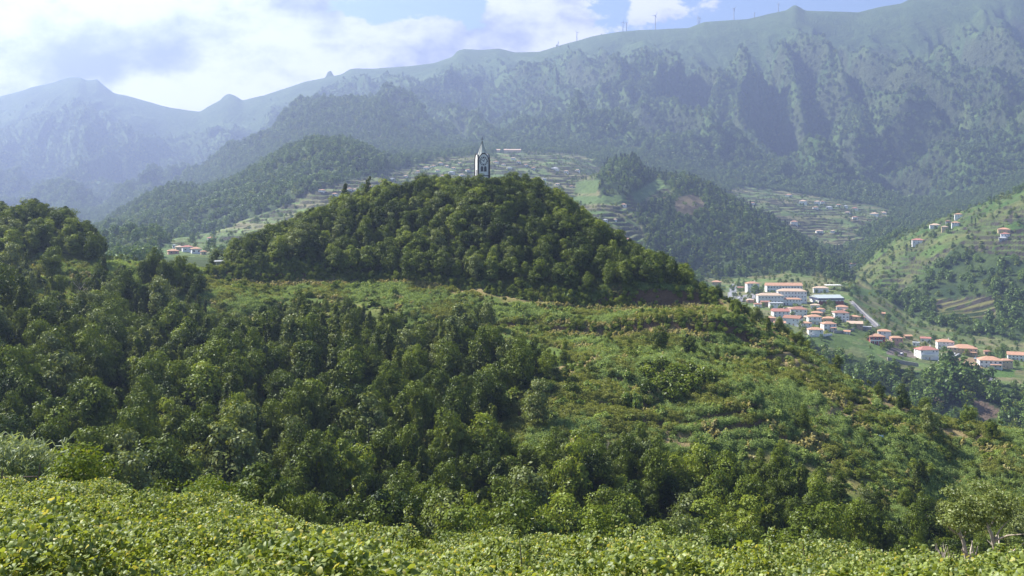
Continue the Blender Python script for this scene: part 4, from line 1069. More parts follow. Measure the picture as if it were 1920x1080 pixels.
def building(name, label, px, pyb, wpx, hpx, ymin, wall='white', roof='orange', kind='hip', depth=None, rz=0.0, cols=None, rows=None, group=None, cat='house', door=True, chimney=False, side_win=True, extra=None, ymax=9000):
    gx_, gy_, gz_ = spot(px, pyb, ymin, ymax)
    sc_ = gy_ / F
    w_ = wpx * sc_ * 0.94; hh = max(2.4, hpx * sc_)
    d_ = depth * sc_ if depth else min(w_, max(6.0, w_ * 0.7))
    w_ = max(3, w_)
    rh = 0.0 if kind == 'flat' else min(3.2, d_ * 0.24)
    hw = max(2.2, hh - rh * 0.8)
    root = empty(name, (gx_, gy_ + d_ * 0.5, gz_), rz + math.atan2(-gx_, gy_))
    tag(root, label, cat, group)
    part('wall', [box(-w_ / 2, w_ / 2, -d_ / 2, d_ / 2, -5.0, hw)], WALLS[wall], root)
    v, f = hip_roof(w_, d_, hw + 0.003, rh, 0.55, kind=kind)
    ro = link('roof', mesh_np('roof', v, f, ROOFS[roof]), root)
    if chimney:
        part('chimney', [box(w_ * .2, w_ * .2 + .8, -.4, .4, hw + rh * .3, hw + rh + 0.9)], WALLS['white'], ro)
    fl = rows or max(1, int(round(hw / 3.1)))
    nc = cols or max(2, int(w_ / 3.2))
    fh = hw / fl
    ww = min(1.3, w_ / nc * 0.45); wh = min(1.5, fh * 0.48)
    dc = nc // 2 if door else -1
    rb = random.Random(int(px * 13 + pyb)); ww *= rb.uniform(.75, 1.15); wh *= rb.uniform(.75, 1.15)
    for r_ in range(fl):
        for c in range(nc):
            xx = -w_ / 2 + (c + 0.5) * w_ / nc
            if r_ == 0 and c == dc:
                dr = part('door', [box(xx - .55, xx + .55, -d_ / 2 - .09, -d_ / 2 + .05, 0.0, 2.1)], WALLS['tan'], root); continue
            if nc * fl > 3 and wpx < 45 and rb.random() < 0.2: continue
            window(root, xx + rb.uniform(-.2, .2), fh * (r_ + 0.55), -d_ / 2, ww * (1.6 if wpx < 45 and rb.random() < .15 else 1), wh)
    if side_win:
        ns = max(1, int(d_ / 4.5))
        for r_ in range(fl):
            for c in range(ns):
                yy = -d_ / 2 + (c + .5) * d_ / ns
                window(root, yy, fh * (r_ + .55), 0, ww, wh, -1, -w_ / 2)
    if extra: extra(root, w_, d_, hw, rh)
    return root
def balcony(root, w_, d_, hw, rh):
    z = hw * 0.5
    part('balcony', [box(-w_ * .5, w_ * .3, -d_ / 2 - 1.6, -d_ / 2 - .003, z - .15, z), box(-w_ * .5, w_ * .3, -d_ / 2 - 1.6, -d_ / 2 - 1.5, z + .003, z + 1.0)] +
         [box(-w_ * .5 + k * w_ * .26, -w_ * .5 + k * w_ * .26 + .25, -d_ / 2 - 1.6, -d_ / 2 - 1.35, -4, z - .153) for k in range(4)], WALLS['white'], root)
def porch(root, w_, d_, hw, rh):
    v, f = hip_roof(w_ * .5, 3.0, hw * .5, .7, .3)
    v = [(a + w_ * .2, b - d_ / 2 - 1.85, c) for a, b, c in v]
    o = link('porch_roof', mesh_np('porch_roof', v, f, ROOFS['orange']), root)
    part('column', [box(w_ * .2 - w_ * .22, w_ * .2 - w_ * .22 + .3, -d_ / 2 - 3.0, -d_ / 2 - 2.7, -4, hw * .5 - .003)], WALLS['white'], root)
    part('column', [box(w_ * .2 + w_ * .2, w_ * .2 + w_ * .2 + .3, -d_ / 2 - 3.0, -d_ / 2 - 2.7, -4, hw * .5 - .003)], WALLS['white'], root)

V0 = 880
G1 = 'large white buildings at the top of the village'
building('school_building', 'long gabled building with tan front, topmost of the large white village buildings', 1472, 549, 70, 17, V0, 'white', 'orange', 'gable', 22, 0.22, 12, 2, G1, 'school', False)
building('apartment_building', 'three storey white block with pale orange roof, tallest in the village', 1487, 567, 56, 24, V0, 'white', 'pale', 'hip', 20, 0.15, 9, 3, G1, 'building', False)
building('apartment_building', 'white two storey wing with orange roof, left of the tallest village block', 1446, 570, 50, 19, V0, 'white', 'pale', 'hip', 20, 0.2, 8, 2, G1, 'building', False)
building('apartment_building', 'low white front block with orange roof, before the tallest village block', 1486, 574, 36, 14, V0, 'white', 'orange', 'hip', 12, 0.15, 6, 2, G1, 'building')
building('white_building', 'small white building with pale orange roof behind the sports hall', 1541, 549, 29, 11, V0, 'white', 'pale', 'hip', 14, 0.1, 5, 1, G1, 'building')
def hall_extra(root, w_, d_, hw, rh):
    part('fascia', [box(-w_ / 2 - .6, w_ / 2 + .6, -d_ / 2 - .65, -d_ / 2 - .56, hw - 1.2, hw + .5), box(-w_ / 2 - .65, -w_ / 2 - .56, -d_ / 2 - .55, d_ / 2 + .5, hw - 1.2, hw + .5)], dblue, root)
    part('brick_front', [box(-w_ / 2 + .3, w_ / 2 - .3, -d_ / 2 - .2, -d_ / 2 - .004, -2, hw * .52)], brick, root)
building('sports_hall', 'sports hall with flat green metal roof, dark blue fascia and brick red front', 1557, 571, 52, 15, V0, 'white', 'green', 'gable', 44, 0.38, 7, 1, None, 'sports hall', False, extra=hall_extra)
def canopy(px, py, wpx, label):
    gx_, gy_, gz_ = spot(px, py, V0); sc_ = gy_ / F; w_ = wpx * sc_
    root = empty('canopy', (gx_, gy_, gz_)); tag(root, label, 'canopy')
    part('roof', [box(-w_ / 2, w_ / 2, -5, 5, 4.5, 4.9)], WALLS['white'], root)
    for s_ in (-.48, -.16, .16, .45): part('post', [box(w_ * s_, w_ * s_ + .3, -4.6, -4.3, -3, 4.497)], basalt, root)
canopy(1562, 542, 29, 'flat white roofed open canopy behind the sports hall')
S = [ # px, base, width, height, wall, roof, kind, rz, chimney, extra, label
 (1412, 549, 24, 20, 'white', 'orange', 'hip', .3, 1, balcony, 'three storey white house with orange roof left of the school building'),
 (1345, 536, 18, 9, 'cream', 'orange', 'hip', 0, 0, None, 'small house with orange roof, upper of two beside the knoll edge'),
 (1343, 554, 20, 12, 'cream', 'orange', 'hip', .2, 0, None, 'cream house with orange roof, lower of two beside the knoll edge'),
 (1457, 581, 26, 12, 'white', 'grey', 'flat', .2, 0, None, 'white flat roofed house below the left wing of the large blocks'),
 (1466, 596, 32, 15, 'white', 'red', 'gable', .25, 1, None, 'white house with dark red gable roof beside the knoll edge'),
 (1500, 594, 32, 17, 'white', 'brown', 'hip', .1, 1, None, 'wide white house with red brown roof below the large blocks'),
 (1530, 581, 17, 10, 'white', 'pale', 'hip', 0, 0, None, 'small white house with pale orange roof below the sports hall'),
 (1541, 588, 14, 10, 'white', 'orange', 'hip', .3, 0, None, 'narrow white house with orange roof right of the pale roofed one'),
 (1534, 593, 21, 8, 'cream', 'orange', 'hip', 0, 0, None, 'low cream house mostly hidden under its broad orange roof'),
 (1581, 584, 22, 11, 'white', 'orange', 'hip', .1, 0, porch, 'white house with orange roof and open terrace near the top of the road'),
 (1580, 603, 28, 19, 'white', 'brown', 'hip', .2, 1, None, 'tall white house with brown hipped roof left of the diagonal road'),
 (1604, 606, 18, 14, 'cream', 'orange', 'hip', -.2, 0, None, 'cream house with small orange roof right of the brown roofed house'),
 (1529, 608, 26, 17, 'white', 'orange', 'hip', .2, 0, balcony, 'white two storey house with orange roof and balcony in mid village'),
 (1557, 607, 23, 12, 'cream', 'orange', 'hip', 0, 1, None, 'cream house with bright orange roof in the middle of the village'),
 (1556, 622, 26, 17, 'white', 'orange', 'hip', .4, 0, porch, 'white house with orange roofs on two levels and arched porch'),
 (1447, 604, 17, 9, 'pink', 'orange', 'hip', 0, 0, None, 'pink house with orange roof beside the dark trees of the knoll'),
 (1464, 613, 22, 9, 'white', 'orange', 'gable', 0, 0, None, 'low house with long orange roof just above the knoll trees'),
 (1490, 612, 33, 18, 'white', 'brown', 'gable', -.3, 1, None, 'large white house with small brown roof left of the village centre'),
 (1513, 618, 20, 14, 'white', 'orange', 'hip', .3, 0, None, 'white house with red orange roof above the lower village wall'),
 (1531, 632, 28, 16, 'white', 'orange', 'hip', .2, 0, None, 'white house with orange roof above the terraced green vineyard'),
 (1606, 616, 29, 12, 'tan', 'pale', 'gable', .05, 0, None, 'long low house with pale orange roof at the foot of the road'),
 (1628, 622, 15, 8, 'grey', 'grey', 'flat', 0, 0, None, 'flat roofed grey outbuilding right of the long low house'),
 (1661, 634, 24, 15, 'white', 'orange', 'hip', .1, 0, None, 'white house with orange roof behind the red house'),
 (1646, 647, 30, 19, 'red', 'orange', 'hip', .3, 0, balcony, 'red house with orange roof and white balcony'),
 (1656, 592, 11, 5, 'cream', 'orange', 'gable', 0, 0, None, 'tiny orange roofed shed right of the diagonal road'),
 (1683, 650, 22, 18, 'pink', 'orange', 'hip', .3, 0, None, 'pink two storey house with orange red roof'),
 (1667, 650, 17, 10, 'cream', 'pale', 'hip', 0, 0, None, 'low cream annex left of the pink house'),
 (1704, 637, 14, 8, 'tan', 'orange', 'gable', .3, 0, None, 'small tan shed with orange roof right of the pink house'),
 (1738, 643, 19, 10, 'white', 'red', 'gable', 0, 0, None, 'small white house with dull red roof above the large pink white house'),
 (1742, 675, 38, 23, 'white', 'red', 'hip', .5, 1, balcony, 'tall white and pink house with red roofs above the gorge'),
 (1776, 658, 31, 20, 'white', 'orange', 'hip', .2, 1, None, 'white two storey house with orange roof right of the red roofed one'),
 (1814, 667, 46, 18, 'cream', 'orange', 'hip', .15, 0, porch, 'broad cream house under a wide orange hipped roof'),
 (1789, 662, 18, 12, 'cream', 'pale', 'hip', 0, 0, None, 'small cream annex left of the broad cream house'),
 (1855, 667, 14, 9, 'tan', 'brown', 'hip', .2, 0, None, 'small brown roofed house right of the broad cream house'),
 (1862, 692, 42, 20, 'white', 'orange', 'hip', .2, 0, porch, 'wide white house with orange roof above the green field'),
 (1889, 691, 22, 17, 'cream', 'orange', 'hip', .5, 1, None, 'cream house joined to the right of the wide white house'),
 (1912, 676, 34, 14, 'white', 'orange', 'gable', .1, 0, None, 'long white house with orange roof at the right edge of the photo'),
 (1575, 597, 12, 8, 'white', 'orange', 'gable', .1, 0, None, 'small white annex in front of the tall brown roofed house'),
 (1516, 600, 12, 7, 'white', 'pale', 'gable', -.2, 0, None, 'small white shed with pale roof in the middle of the village'),
 (1436, 575, 16, 10, 'tan', 'brown', 'gable', .2, 0, None, 'tan shed with brown roof left of the flat roofed white house'),
 (1422, 577, 14, 8, 'white', 'brown', 'hip', .1, 0, None, 'small white house with brown roof left of the tan shed'),
 (1408, 568, 13, 7, 'pink', 'pale', 'hip', .2, 0, None, 'little pink house with pale roof by the parked cars'),
 (1483, 583, 12, 6, 'white', 'pale', 'gable', .2, 0, None, 'small white annex with pale roof between two gabled village houses'),
 (1545, 603, 10, 6, 'tan', 'brown', 'gable', 0, 0, None, 'tiny tan shed with brown roof in the middle of the village'),
 (1566, 590, 10, 6, 'white', 'pale', 'gable', .3, 0, None, 'tiny white shed with pale roof beside the brown roofed house'),
 (1590, 627, 12, 6, 'white', 'orange', 'gable', -.1, 0, None, 'small white shed with orange roof above the dark garden wall'),
 (1618, 600, 9, 5, 'white', 'brown', 'gable', 0, 0, None, 'tiny white hut with brown roof beside the diagonal road'),
 (1720, 650, 12, 7, 'white', 'grey', 'flat', 0, 0, None, 'small flat roofed white outbuilding left of the tall white and pink house'),
 (1836, 680, 12, 6, 'cream', 'grey', 'flat', 0, 0, None, 'flat roofed cream garage beside the bare brown field'),
 (1390, 545, 12, 7, 'grey', 'brown', 'gable', 0, 0, None, 'grey shed beside the road at the left end of the village'),
]
for (a, b, w_, h_, wl, rf, kd, rz, ch, ex_, lb) in S:
    building('house', lb, a, b, w_, h_, 740, wl, rf, kd, None, rz, None, None, 'houses of the village in the valley', 'house', True, bool(ch), True, ex_, 1500)
# farther houses, a few pixels each
FH = [(1480, 369, 12, 5, 'orange'), (1507, 384, 15, 7, 'pale'), (1533, 383, 12, 6, 'pale'), (1543, 383, 8, 6, 'brown'), (1530, 393, 10, 5, 'orange'), (1556, 393, 12, 5, 'grey'), (1587, 391, 8, 6, 'grey'), (1604, 395, 14, 6, 'brown'),
      (1590, 402, 10, 4, 'pale'), (1604, 412, 10, 6, 'orange'), (1641, 405, 16, 6, 'pale'), (1658, 402, 12, 5, 'pale'), (1438, 406, 12, 6, 'orange'), (1490, 422, 13, 7, 'orange'), (1538, 438, 14, 6, 'pale'), (1562, 437, 8, 5, 'pale'),
      (1601, 500, 12, 6, 'red'), (1412, 385, 8, 4, 'orange'), (1573, 388, 9, 5, 'orange')]
where = ['topmost', 'upper left', 'upper middle', 'middle', 'lower middle', 'right hand', 'lowest']
for k, (a, b, w_, h_, rf) in enumerate(FH):
    rn = {'orange': 'orange', 'pale': 'pale orange', 'brown': 'brown', 'grey': 'grey', 'red': 'red'}[rf]
    n_ = sum(1 for j in FH[:k] if j[4] == rf)
    od = ['first', 'second', 'third', 'fourth', 'fifth', 'sixth', 'seventh', 'eighth'][n_]
    building('farmhouse', '%s of the farmhouses with %s roofs among the hazy right terraces' % (od, rn), a, b, w_, h_, 1900 if a != 1601 else 1300, 'white', rf, 'hip', None, .1 * (k % 5 - 2), 2, 1, 'farmhouses on the terraces across the valley right of the knoll', 'house', False, False, False)
HH = [(1756, 428, 20, 8, 'white', 'pale', 'white house with pale roof, leftmost on the right hillside crest'), (1773, 432, 12, 7, 'cream', 'pale', 'cream house between two others on the right hillside crest'),
      (1794, 424, 15, 8, 'white', 'orange', 'white house with bright orange roof on the right hillside crest'), (1799, 410, 14, 8, 'white', 'orange', 'house standing highest on the right hillside crest'),
      (1724, 457, 22, 9, 'white', 'red', 'long white house with red roof below the hillside crest'), (1886, 436, 22, 8, 'cream', 'orange', 'orange roofed house near the right edge, upper of three'),
      (1887, 444, 16, 7, 'white', 'red', 'white house near the right edge, middle of three'), (1883, 454, 15, 6, 'grey', 'grey', 'grey house near the right edge, lowest of three'), (1779, 419, 8, 5, 'grey', 'brown', 'small grey stone shed on the right hillside crest')]
for (a, b, w_, h_, wl, rf, lb) in HH:
    building('hillside_house', lb, a, b, w_, h_, 900, wl, rf, 'hip', None, .1, 3, 1 if h_ < 8 else 2, 'houses on the right hillside', 'house', False, False, False, ymax=1650)
CH = [(603, 362, 12, 5, 'orange'), (627, 367, 10, 4, 'orange'), (640, 363, 8, 4, 'pale'), (655, 358, 8, 4, 'orange'), (665, 360, 8, 4, 'pale'), (676, 353, 10, 4, 'pale'), (692, 352, 8, 4, 'orange'), (799, 318, 12, 5, 'pale'), (812, 314, 9, 4, 'orange'),
      (826, 311, 9, 4, 'orange'), (838, 314, 8, 4, 'pale'), (850, 318, 9, 4, 'orange'), (862, 309, 9, 4, 'pale'), (846, 326, 12, 3, 'grey'), (866, 330, 10, 4, 'pale'), (930, 306, 9, 4, 'orange'), (944, 311, 8, 4, 'pale'), (962, 300, 9, 5, 'pale'),
      (972, 306, 9, 4, 'orange'), (955, 318, 10, 4, 'grey'), (986, 312, 8, 4, 'orange'), (1040, 320, 18, 6, 'grey'), (1062, 326, 9, 6, 'pale'), (1045, 348, 9, 4, 'pale'), (1020, 338, 8, 4, 'grey'), (1072, 352, 7, 3, 'orange'), (1170, 389, 10, 7, 'orange'),
      (1135, 416, 10, 5, 'grey'), (1153, 416, 8, 4, 'pale'), (1210, 412, 10, 5, 'orange'), (1165, 446, 12, 5, 'pale'), (1178, 452, 9, 5, 'brown'), (1046, 272, 12, 3, 'pale'), (1075, 276, 10, 3, 'grey'), (735, 338, 8, 4, 'grey'), (760, 334, 8, 4, 'pale'), (715, 345, 8, 4, 'orange'),
      (783, 324, 9, 4, 'orange'), (820, 322, 9, 4, 'pale'), (877, 322, 8, 4, 'orange'), (1000, 318, 8, 4, 'orange'), (1083, 322, 9, 4, 'pale'), (780, 340, 8, 4, 'pale'), (830, 334, 9, 4, 'orange'), (690, 362, 9, 4, 'pale')]
nsd = {}
for k, (a, b, w_, h_, rf) in enumerate(CH):
    rn = {'orange': 'orange', 'pale': 'pale', 'brown': 'brown', 'grey': 'grey'}[rf]
    pl = 'left of the knoll top' if a < 705 else ('left of the tower' if a < 890 else ('right of the tower' if a < 1005 else 'beyond the knoll shoulder'))
    kk_ = (rn, pl); nsd[kk_] = nsd.get(kk_, 0) + 1
    od = ['first', 'second', 'third', 'fourth', 'fifth', 'sixth', 'seventh', 'eighth', 'ninth'][nsd[kk_] - 1]
    building('distant_house', '%s of the tiny %s roofed hazy houses %s' % (od, rn, pl), a, b, w_, h_, 1000, 'white', rf, 'hip', None, .15 * (k % 5 - 2), 2, 1, 'distant houses on the terraces behind the knoll', 'house', False, False, False, ymax=3000)
building('long_building', 'long pale distant building right of the clock tower spire, above the terraces', 954, 286, 48, 6, 1500, 'cream', 'pale', 'gable', 14, 0, 9, 1, None, 'building', False, False, False)
LH = [(322, 477, 20, 9, 'pink', 'orange', 'leftmost pinkish house beyond the saddle left of the knoll'), (334, 470, 14, 9, 'cream', 'pale', 'pale roofed house second from left beyond the saddle'), (349, 473, 20, 12, 'white', 'red', 'white house with pink red roof in the middle beyond the saddle'),
      (365, 476, 18, 12, 'white', 'orange', 'white house with orange roof, right of those beyond the saddle'), (326, 466, 5, 7, 'white', 'grey', 'small white turret like house behind the saddle houses'), (395, 452, 16, 7, 'white', 'red', 'pink roofed house above the saddle, beside the dark tree'), (380, 478, 10, 6, 'cream', 'orange', 'small orange roofed house beside the dark tree on the saddle')]
for (a, b, w_, h_, wl, rf, lb) in LH:
    building('saddle_house', lb, a, b, w_, h_, 480, wl, rf, 'hip', None, .1, None, None, 'houses beyond the saddle left of the knoll', 'house', False, False, False, ymax=1500)
building('shack', 'weathered grey shack among bushes at the left foot of the knoll', 412, 490, 14, 9, 330, 'grey', 'grey', 'gable', None, .2, 2, 1, None, 'shack', True, False, False, ymax=420)

# ------------------------------------------------------------------ clock tower
def arch_poly(w_, zs, zt, n=8):
    """outline of a wall that ends in a pointed arch"""
    p = [(-w_ / 2, 0.0), (w_ / 2, 0.0)]
    for i in range(n + 1):
        t = i / n; p.append((w_ / 2 * (1 - t ** 1.55), zs + (zt - zs) * math.sin(t * math.pi / 2) ** 0.92))
    for i in range(n - 1, -1, -1):
        t = i / n; p.append((-w_ / 2 * (1 - t ** 1.55), zs + (zt - zs) * math.sin(t * math.pi / 2) ** 0.92))
    return p
def extr(poly, y0, y1):
    n = len(poly)
    v = [(a, y0, b) for a, b in poly] + [(a, y1, b) for a, b in poly]
    f = [list(range(n)), list(range(2 * n - 1, n - 1, -1))] + [[i, i + n, (i + 1) % n + n, (i + 1) % n] for i in range(n)]
    return v, f
def turn(vf, k):
    v, f = vf; c, s = [(1, 0), (0, 1), (-1, 0), (0, -1)][k]
    return [(a * c - b * s, a * s + b * c, z_) for a, b, z_ in v], f
TX, TY = (904 - 960) / F * 366, 366.0
tz = (HOR - 346) * TY / F
tower = empty('clock_tower', (TX, TY, tz), R(17))
tag(tower, 'white chapel clock tower with dark corners and pointed spire on top of the knoll', 'clock tower')
m1 = TY / F
TW = 21.5 * m1
zs, zt = 40 * m1, 57.5 * m1       # spring and top of the arched gables
part('wall', [turn(extr(arch_poly(TW, zs, zt), -TW / 2, -TW / 2 + .35), k) for k in range(4)] + [box(-TW / 2 + .36, TW / 2 - .36, -TW / 2 + .36, TW / 2 - .36, -4, zs)], WALLS['white'], tower)
for sx in (-1, 1):
    for sy_ in (-1, 1):
        cx_, cy_ = sx * TW / 2, sy_ * TW / 2; a = .26
        v = [(cx_ + i * a, cy_ + j * a, q) for q in (-5, zt - 2.2) for i, j in ((-1, -1), (1, -1), (1, 1), (-1, 1))] + [(cx_, cy_, zt + .2)]
        f = [[3, 2, 1, 0], [0, 1, 5, 4], [1, 2, 6, 5], [2, 3, 7, 6], [3, 0, 4, 7], [4, 5, 8], [5, 6, 8], [6, 7, 8], [7, 4, 8]]
        link('pinnacle', mesh_np('pinnacle', v, f, basalt), tower)
op_, ip_ = arch_poly(TW + .1, zs, zt + .25), arch_poly(TW - .22, zs, zt - .14)
def band(o_, i_, y0, y1, k0=2):
    n = len(o_); v, f = [], []
    for p_, q_ in zip(o_[k0:], i_[k0:]): v += [(p_[0], y0, p_[1]), (q_[0], y0, q_[1]), (p_[0], y1, p_[1]), (q_[0], y1, q_[1])]
    for i in range(len(o_) - k0 - 1):
        b = i * 4; f += [[b, b + 1, b + 5, b + 4], [b, b + 4, b + 6, b + 2], [b + 1, b + 3, b + 7, b + 5]]
    return v, f
for k in range(4): part('arch_trim', [turn(band(op_, ip_, -TW / 2 - .12, -TW / 2 - .004), k)], basalt, tower)
part('base_course', [turn(box(-TW / 2 + .28, TW / 2 - .28, -TW / 2 - .1, -TW / 2 - .004, 15.5 * m1, 17 * m1), k) for k in range(4)], basalt, tower)
# octagonal spire with dark ribs
sb, st = 44 * m1, 81 * m1; v, f = [], []
for k in range(8):
    a = k * math.pi / 4 + math.pi / 8; v.append((math.cos(a) * 2.25, math.sin(a) * 2.25, sb))
v += [(math.cos(k * math.pi / 4 + math.pi / 8) * .1, math.sin(k * math.pi / 4 + math.pi / 8) * .1, st) for k in range(8)]
f = [[k, (k + 1) % 8, (k + 1) % 8 + 8, k + 8] for k in range(8)] + [list(range(7, -1, -1)), list(range(8, 16))]
spire = link('spire', mesh_np('spire', v, f, plain('pale_green_spire', (0.60, 0.63, 0.55), .8, .12, 1.5)), tower)
part('spire_ribs', [tube([v[k], v[k + 8]], [.07, .05], 4) for k in range(8)], basalt, spire)
part('cross', [box(-.06, .06, -.05, .05, st - .05, st + 1.7), box(-.6, .6, -.045, .045, st + .75, st + .9)], basalt, tower)
def disc(r0, r1, y, n=32, zc=0.0):
    v, f = [], []
    for i in range(n):
        a = 2 * math.pi * i / n
        v += [(math.cos(a) * r0, y, zc + math.sin(a) * r0), (math.cos(a) * r1, y, zc + math.sin(a) * r1)]
    for i in range(n):
        j = (i + 1) % n; f.append([2 * i, 2 * i + 1, 2 * j + 1, 2 * j])
    return v, f
zc = 43.5 * m1; cr_ = 8.3 * m1
face = part('clock_face', [disc(0.02, cr_, -TW / 2 - .03, 32, zc)], WALLS['white'], tower)
mk = []
for k in range(12):
    a = k * math.pi / 6; ca, sa = math.sin(a), math.cos(a); r0, r1 = cr_ * .56, cr_ * .97; big = .40 if k % 3 == 0 else .24
    q = []
    for (r_, t_) in ((r0, -.05), (r0, .05), (r1, big), (r1, -big)):
        q.append((ca * r_ + sa * t_, sa * r_ - ca * t_))
    mk.append(([(p_[0], -TW / 2 - .08, zc + p_[1]) for p_ in q] + [(p_[0], -TW / 2 - .035, zc + p_[1]) for p_ in q], [[0, 1, 2, 3], [7, 6, 5, 4], [0, 4, 5, 1], [1, 5, 6, 2], [2, 6, 7, 3], [3, 7, 4, 0]]))
part('hour_marks', mk, basalt, face)
for a, ln in ((R(28), cr_ * .72), (R(-55), cr_ * .6)):
    ca, sa = math.sin(a), math.cos(a); q = [(-ca * .2 + sa * .1, -sa * .2 - ca * .1), (-ca * .2 - sa * .1, -sa * .2 + ca * .1), (ca * ln - sa * .05, sa * ln + ca * .05), (ca * ln + sa * .05, sa * ln - ca * .05)]
    part('clock_hand', [([(p_[0], -TW / 2 - .13, zc + p_[1]) for p_ in q] + [(p_[0], -TW / 2 - .085, zc + p_[1]) for p_ in q], [[0, 3, 2, 1], [4, 5, 6, 7], [0, 4, 7, 3], [1, 2, 6, 5], [0, 1, 5, 4], [2, 3, 7, 6]])], basalt, face)
for sgn in (-1, 1):
    pl = [(a + sgn * .62, b + 24 * m1) for a, b in arch_poly(1.0, 1.3, 2.0, 5)]
    part('window', [extr(pl, -TW / 2 - .06, -TW / 2 - .004)], glass, tower)
pl = [(a, b + 14 * m1) for a, b in arch_poly(1.0, 2.1, 2.8, 5)]
part('window', [turn(extr(pl, -TW / 2 - .06, -TW / 2 - .004), 3)], glass, tower)

# ------------------------------------------------------------------ wind turbines on the skyline
wt_white = plain('turbine_paint', (0.42, 0.43, 0.46), 0.5, .05, 1)
WT = [(1047, 85, 12, .4), (1081, 62, 22, 1.2), (1169, 42, 18, .2), (1173, 44, 16, .9), (1228, 30, 24, .5), (1308, 33, 14, 1.6), (1312, 35, 12, .1), (1375, 17, 22, .7), (1415, 26, 9, 1.1), (1458, 8, 16, .3)]
for k, (a, top, hp, ph) in enumerate(WT):
    ci = int(np.clip(round((a - PX[0]) / (PX[1] - PX[0])), 0, NX - 1)); cy_ = float(KY[nl - 1][ci]); r_ = int(np.argmin(np.abs(YR - cy_)))
    win = slice(max(0, r_ - 12), r_ + 12); rr_ = int(np.argmax(SL[win, ci])) + max(0, r_ - 12)
    gx_, gy_, gz_ = XG[rr_, ci], YG[rr_, ci], ZT[rr_, ci]
    hh = (HOR - top) * gy_ / F - gz_; hh = float(np.clip(hh, 18, 75))
    root = empty('wind_turbine', (gx_, gy_, gz_), 0.4)
    tag(root, '%s wind turbine from the left on the mountain skyline' % ['first', 'second', 'third', 'fourth', 'fifth', 'sixth', 'seventh', 'eighth', 'ninth', 'tenth'][k], 'wind turbine', 'wind turbines along the mountain ridge')
    v, f = tube([(0, 0, -3), (0, 0, hh)], [2.4, 1.6], 8); link('tower', mesh_np('tower', v, f, wt_white), root)
    part('nacelle', [box(-1, 1, -2.5, 3, hh, hh + 2)], wt_white, root)
    bl = hh * .42
    for q in range(3):
        a_ = ph + q * 2.094; d_ = (math.sin(a_), math.cos(a_))
        v = [(-d_[1] * 1.5, -3.0, hh + 1 + d_[0] * 1.5), (d_[1] * 1.5, -3.0, hh + 1 - d_[0] * 1.5), (d_[0] * bl, -3.0, hh + 1 + d_[1] * bl)]
        v += [(p_[0], -2.6, p_[2]) for p_ in v]
        link('blade', mesh_np('blade', v, [[0, 1, 2], [5, 4, 3], [0, 3, 4, 1], [1, 4, 5, 2], [2, 5, 3, 0]], wt_white), root)

# ------------------------------------------------------------------ vineyard fence, canes, bleached trees
fx = []
root = None
def at_top(px, Y): xx = (px - 960) / F * Y; return xx, Y, float(ground(xx, Y))
p0 = at_top(2, 44); p1 = at_top(62, 44.5); p2 = at_top(100, 45)
root = empty('fence', p0); tag(root, 'leaning rustic fence of thin dark posts and a rail among the vines at the left', 'fence')
wood = plain('weathered_wood', (0.12, 0.09, 0.065), .9, .3, 4)
def rel(p, dz, ddx=0.0): return (p[0] - p0[0] + ddx, p[1] - p0[1], p[2] - p0[2] + dz)
for p, lean, hh in ((p0, .05, 1.5), (at_top(25, 44.2), .02, 1.3), (p1, .32, 1.75), (p2, -.04, 1.4)):
    v, f = tube([rel(p, -.3), rel(p, hh, lean)], [.045, .035], 6); link('post', mesh_np('post', v, f, wood), root)
v, f = tube([rel(p0, 1.15, -1.5), rel(p1, 1.18), rel(p2, 1.22, .3)], [.035, .035, .03], 6); link('rail', mesh_np('rail', v, f, wood), root)
for (a, Y, hh, lb) in ((516, 27, 1.0, 'short grey wooden stake standing in the middle of the vines'), (340, 24, .95, 'pale weathered stake half hidden by vine leaves at the lower left')):
    p = at_top(a, Y); v, f = tube([(0, 0, -.3), (.04, 0, hh)], [.035, .03], 7)
    tag(link('vine_stake', mesh_np('vine_stake', v, f, wood), None, p), lb, 'stake', 'stakes in the vineyard')
def cane_mesh(seed, n=46, rad=1.8, hh=3.6):
    rs = np.random.default_rng(seed); P, CL = [], []
    for k in range(n):
        a, r = rs.uniform(0, 6.28), rad * math.sqrt(rs.uniform(0, 1)); h_ = hh * rs.uniform(.55, 1); b = np.array([math.cos(a) * r, math.sin(a) * r, 0]); ln = rs.normal(0, .25, 2)
        for j in range(22):
            t = rs.uniform(.15, 1); c = b + np.array([ln[0] * t * t * 2, ln[1] * t * t * 2, h_ * t]); d_ = unit(np.array([rs.normal(), rs.normal(), rs.uniform(.2, 1.4)])); L_ = rs.uniform(.3, .6)
            s_ = unit(np.cross(d_, rs.normal(size=3))) * .035; e_ = c + d_ * L_; tip = e_ + np.array([d_[0], d_[1], -.5]) * L_ * .5
            P += [c - s_, c + s_, e_ + s_, e_ - s_, e_ - s_, e_ + s_, tip + s_ * .2, tip - s_ * .2]; CL += [rs.uniform(0, 1)] * 8
    v = np.array(P); me = mesh_np('cane_leaves', v, np.arange(len(v)).reshape(-1, 4), M_CANE); attr(me, 'clump', np.array(CL)); attr(me, 'odd', np.zeros(len(v))); return me
CM = cane_mesh(3)
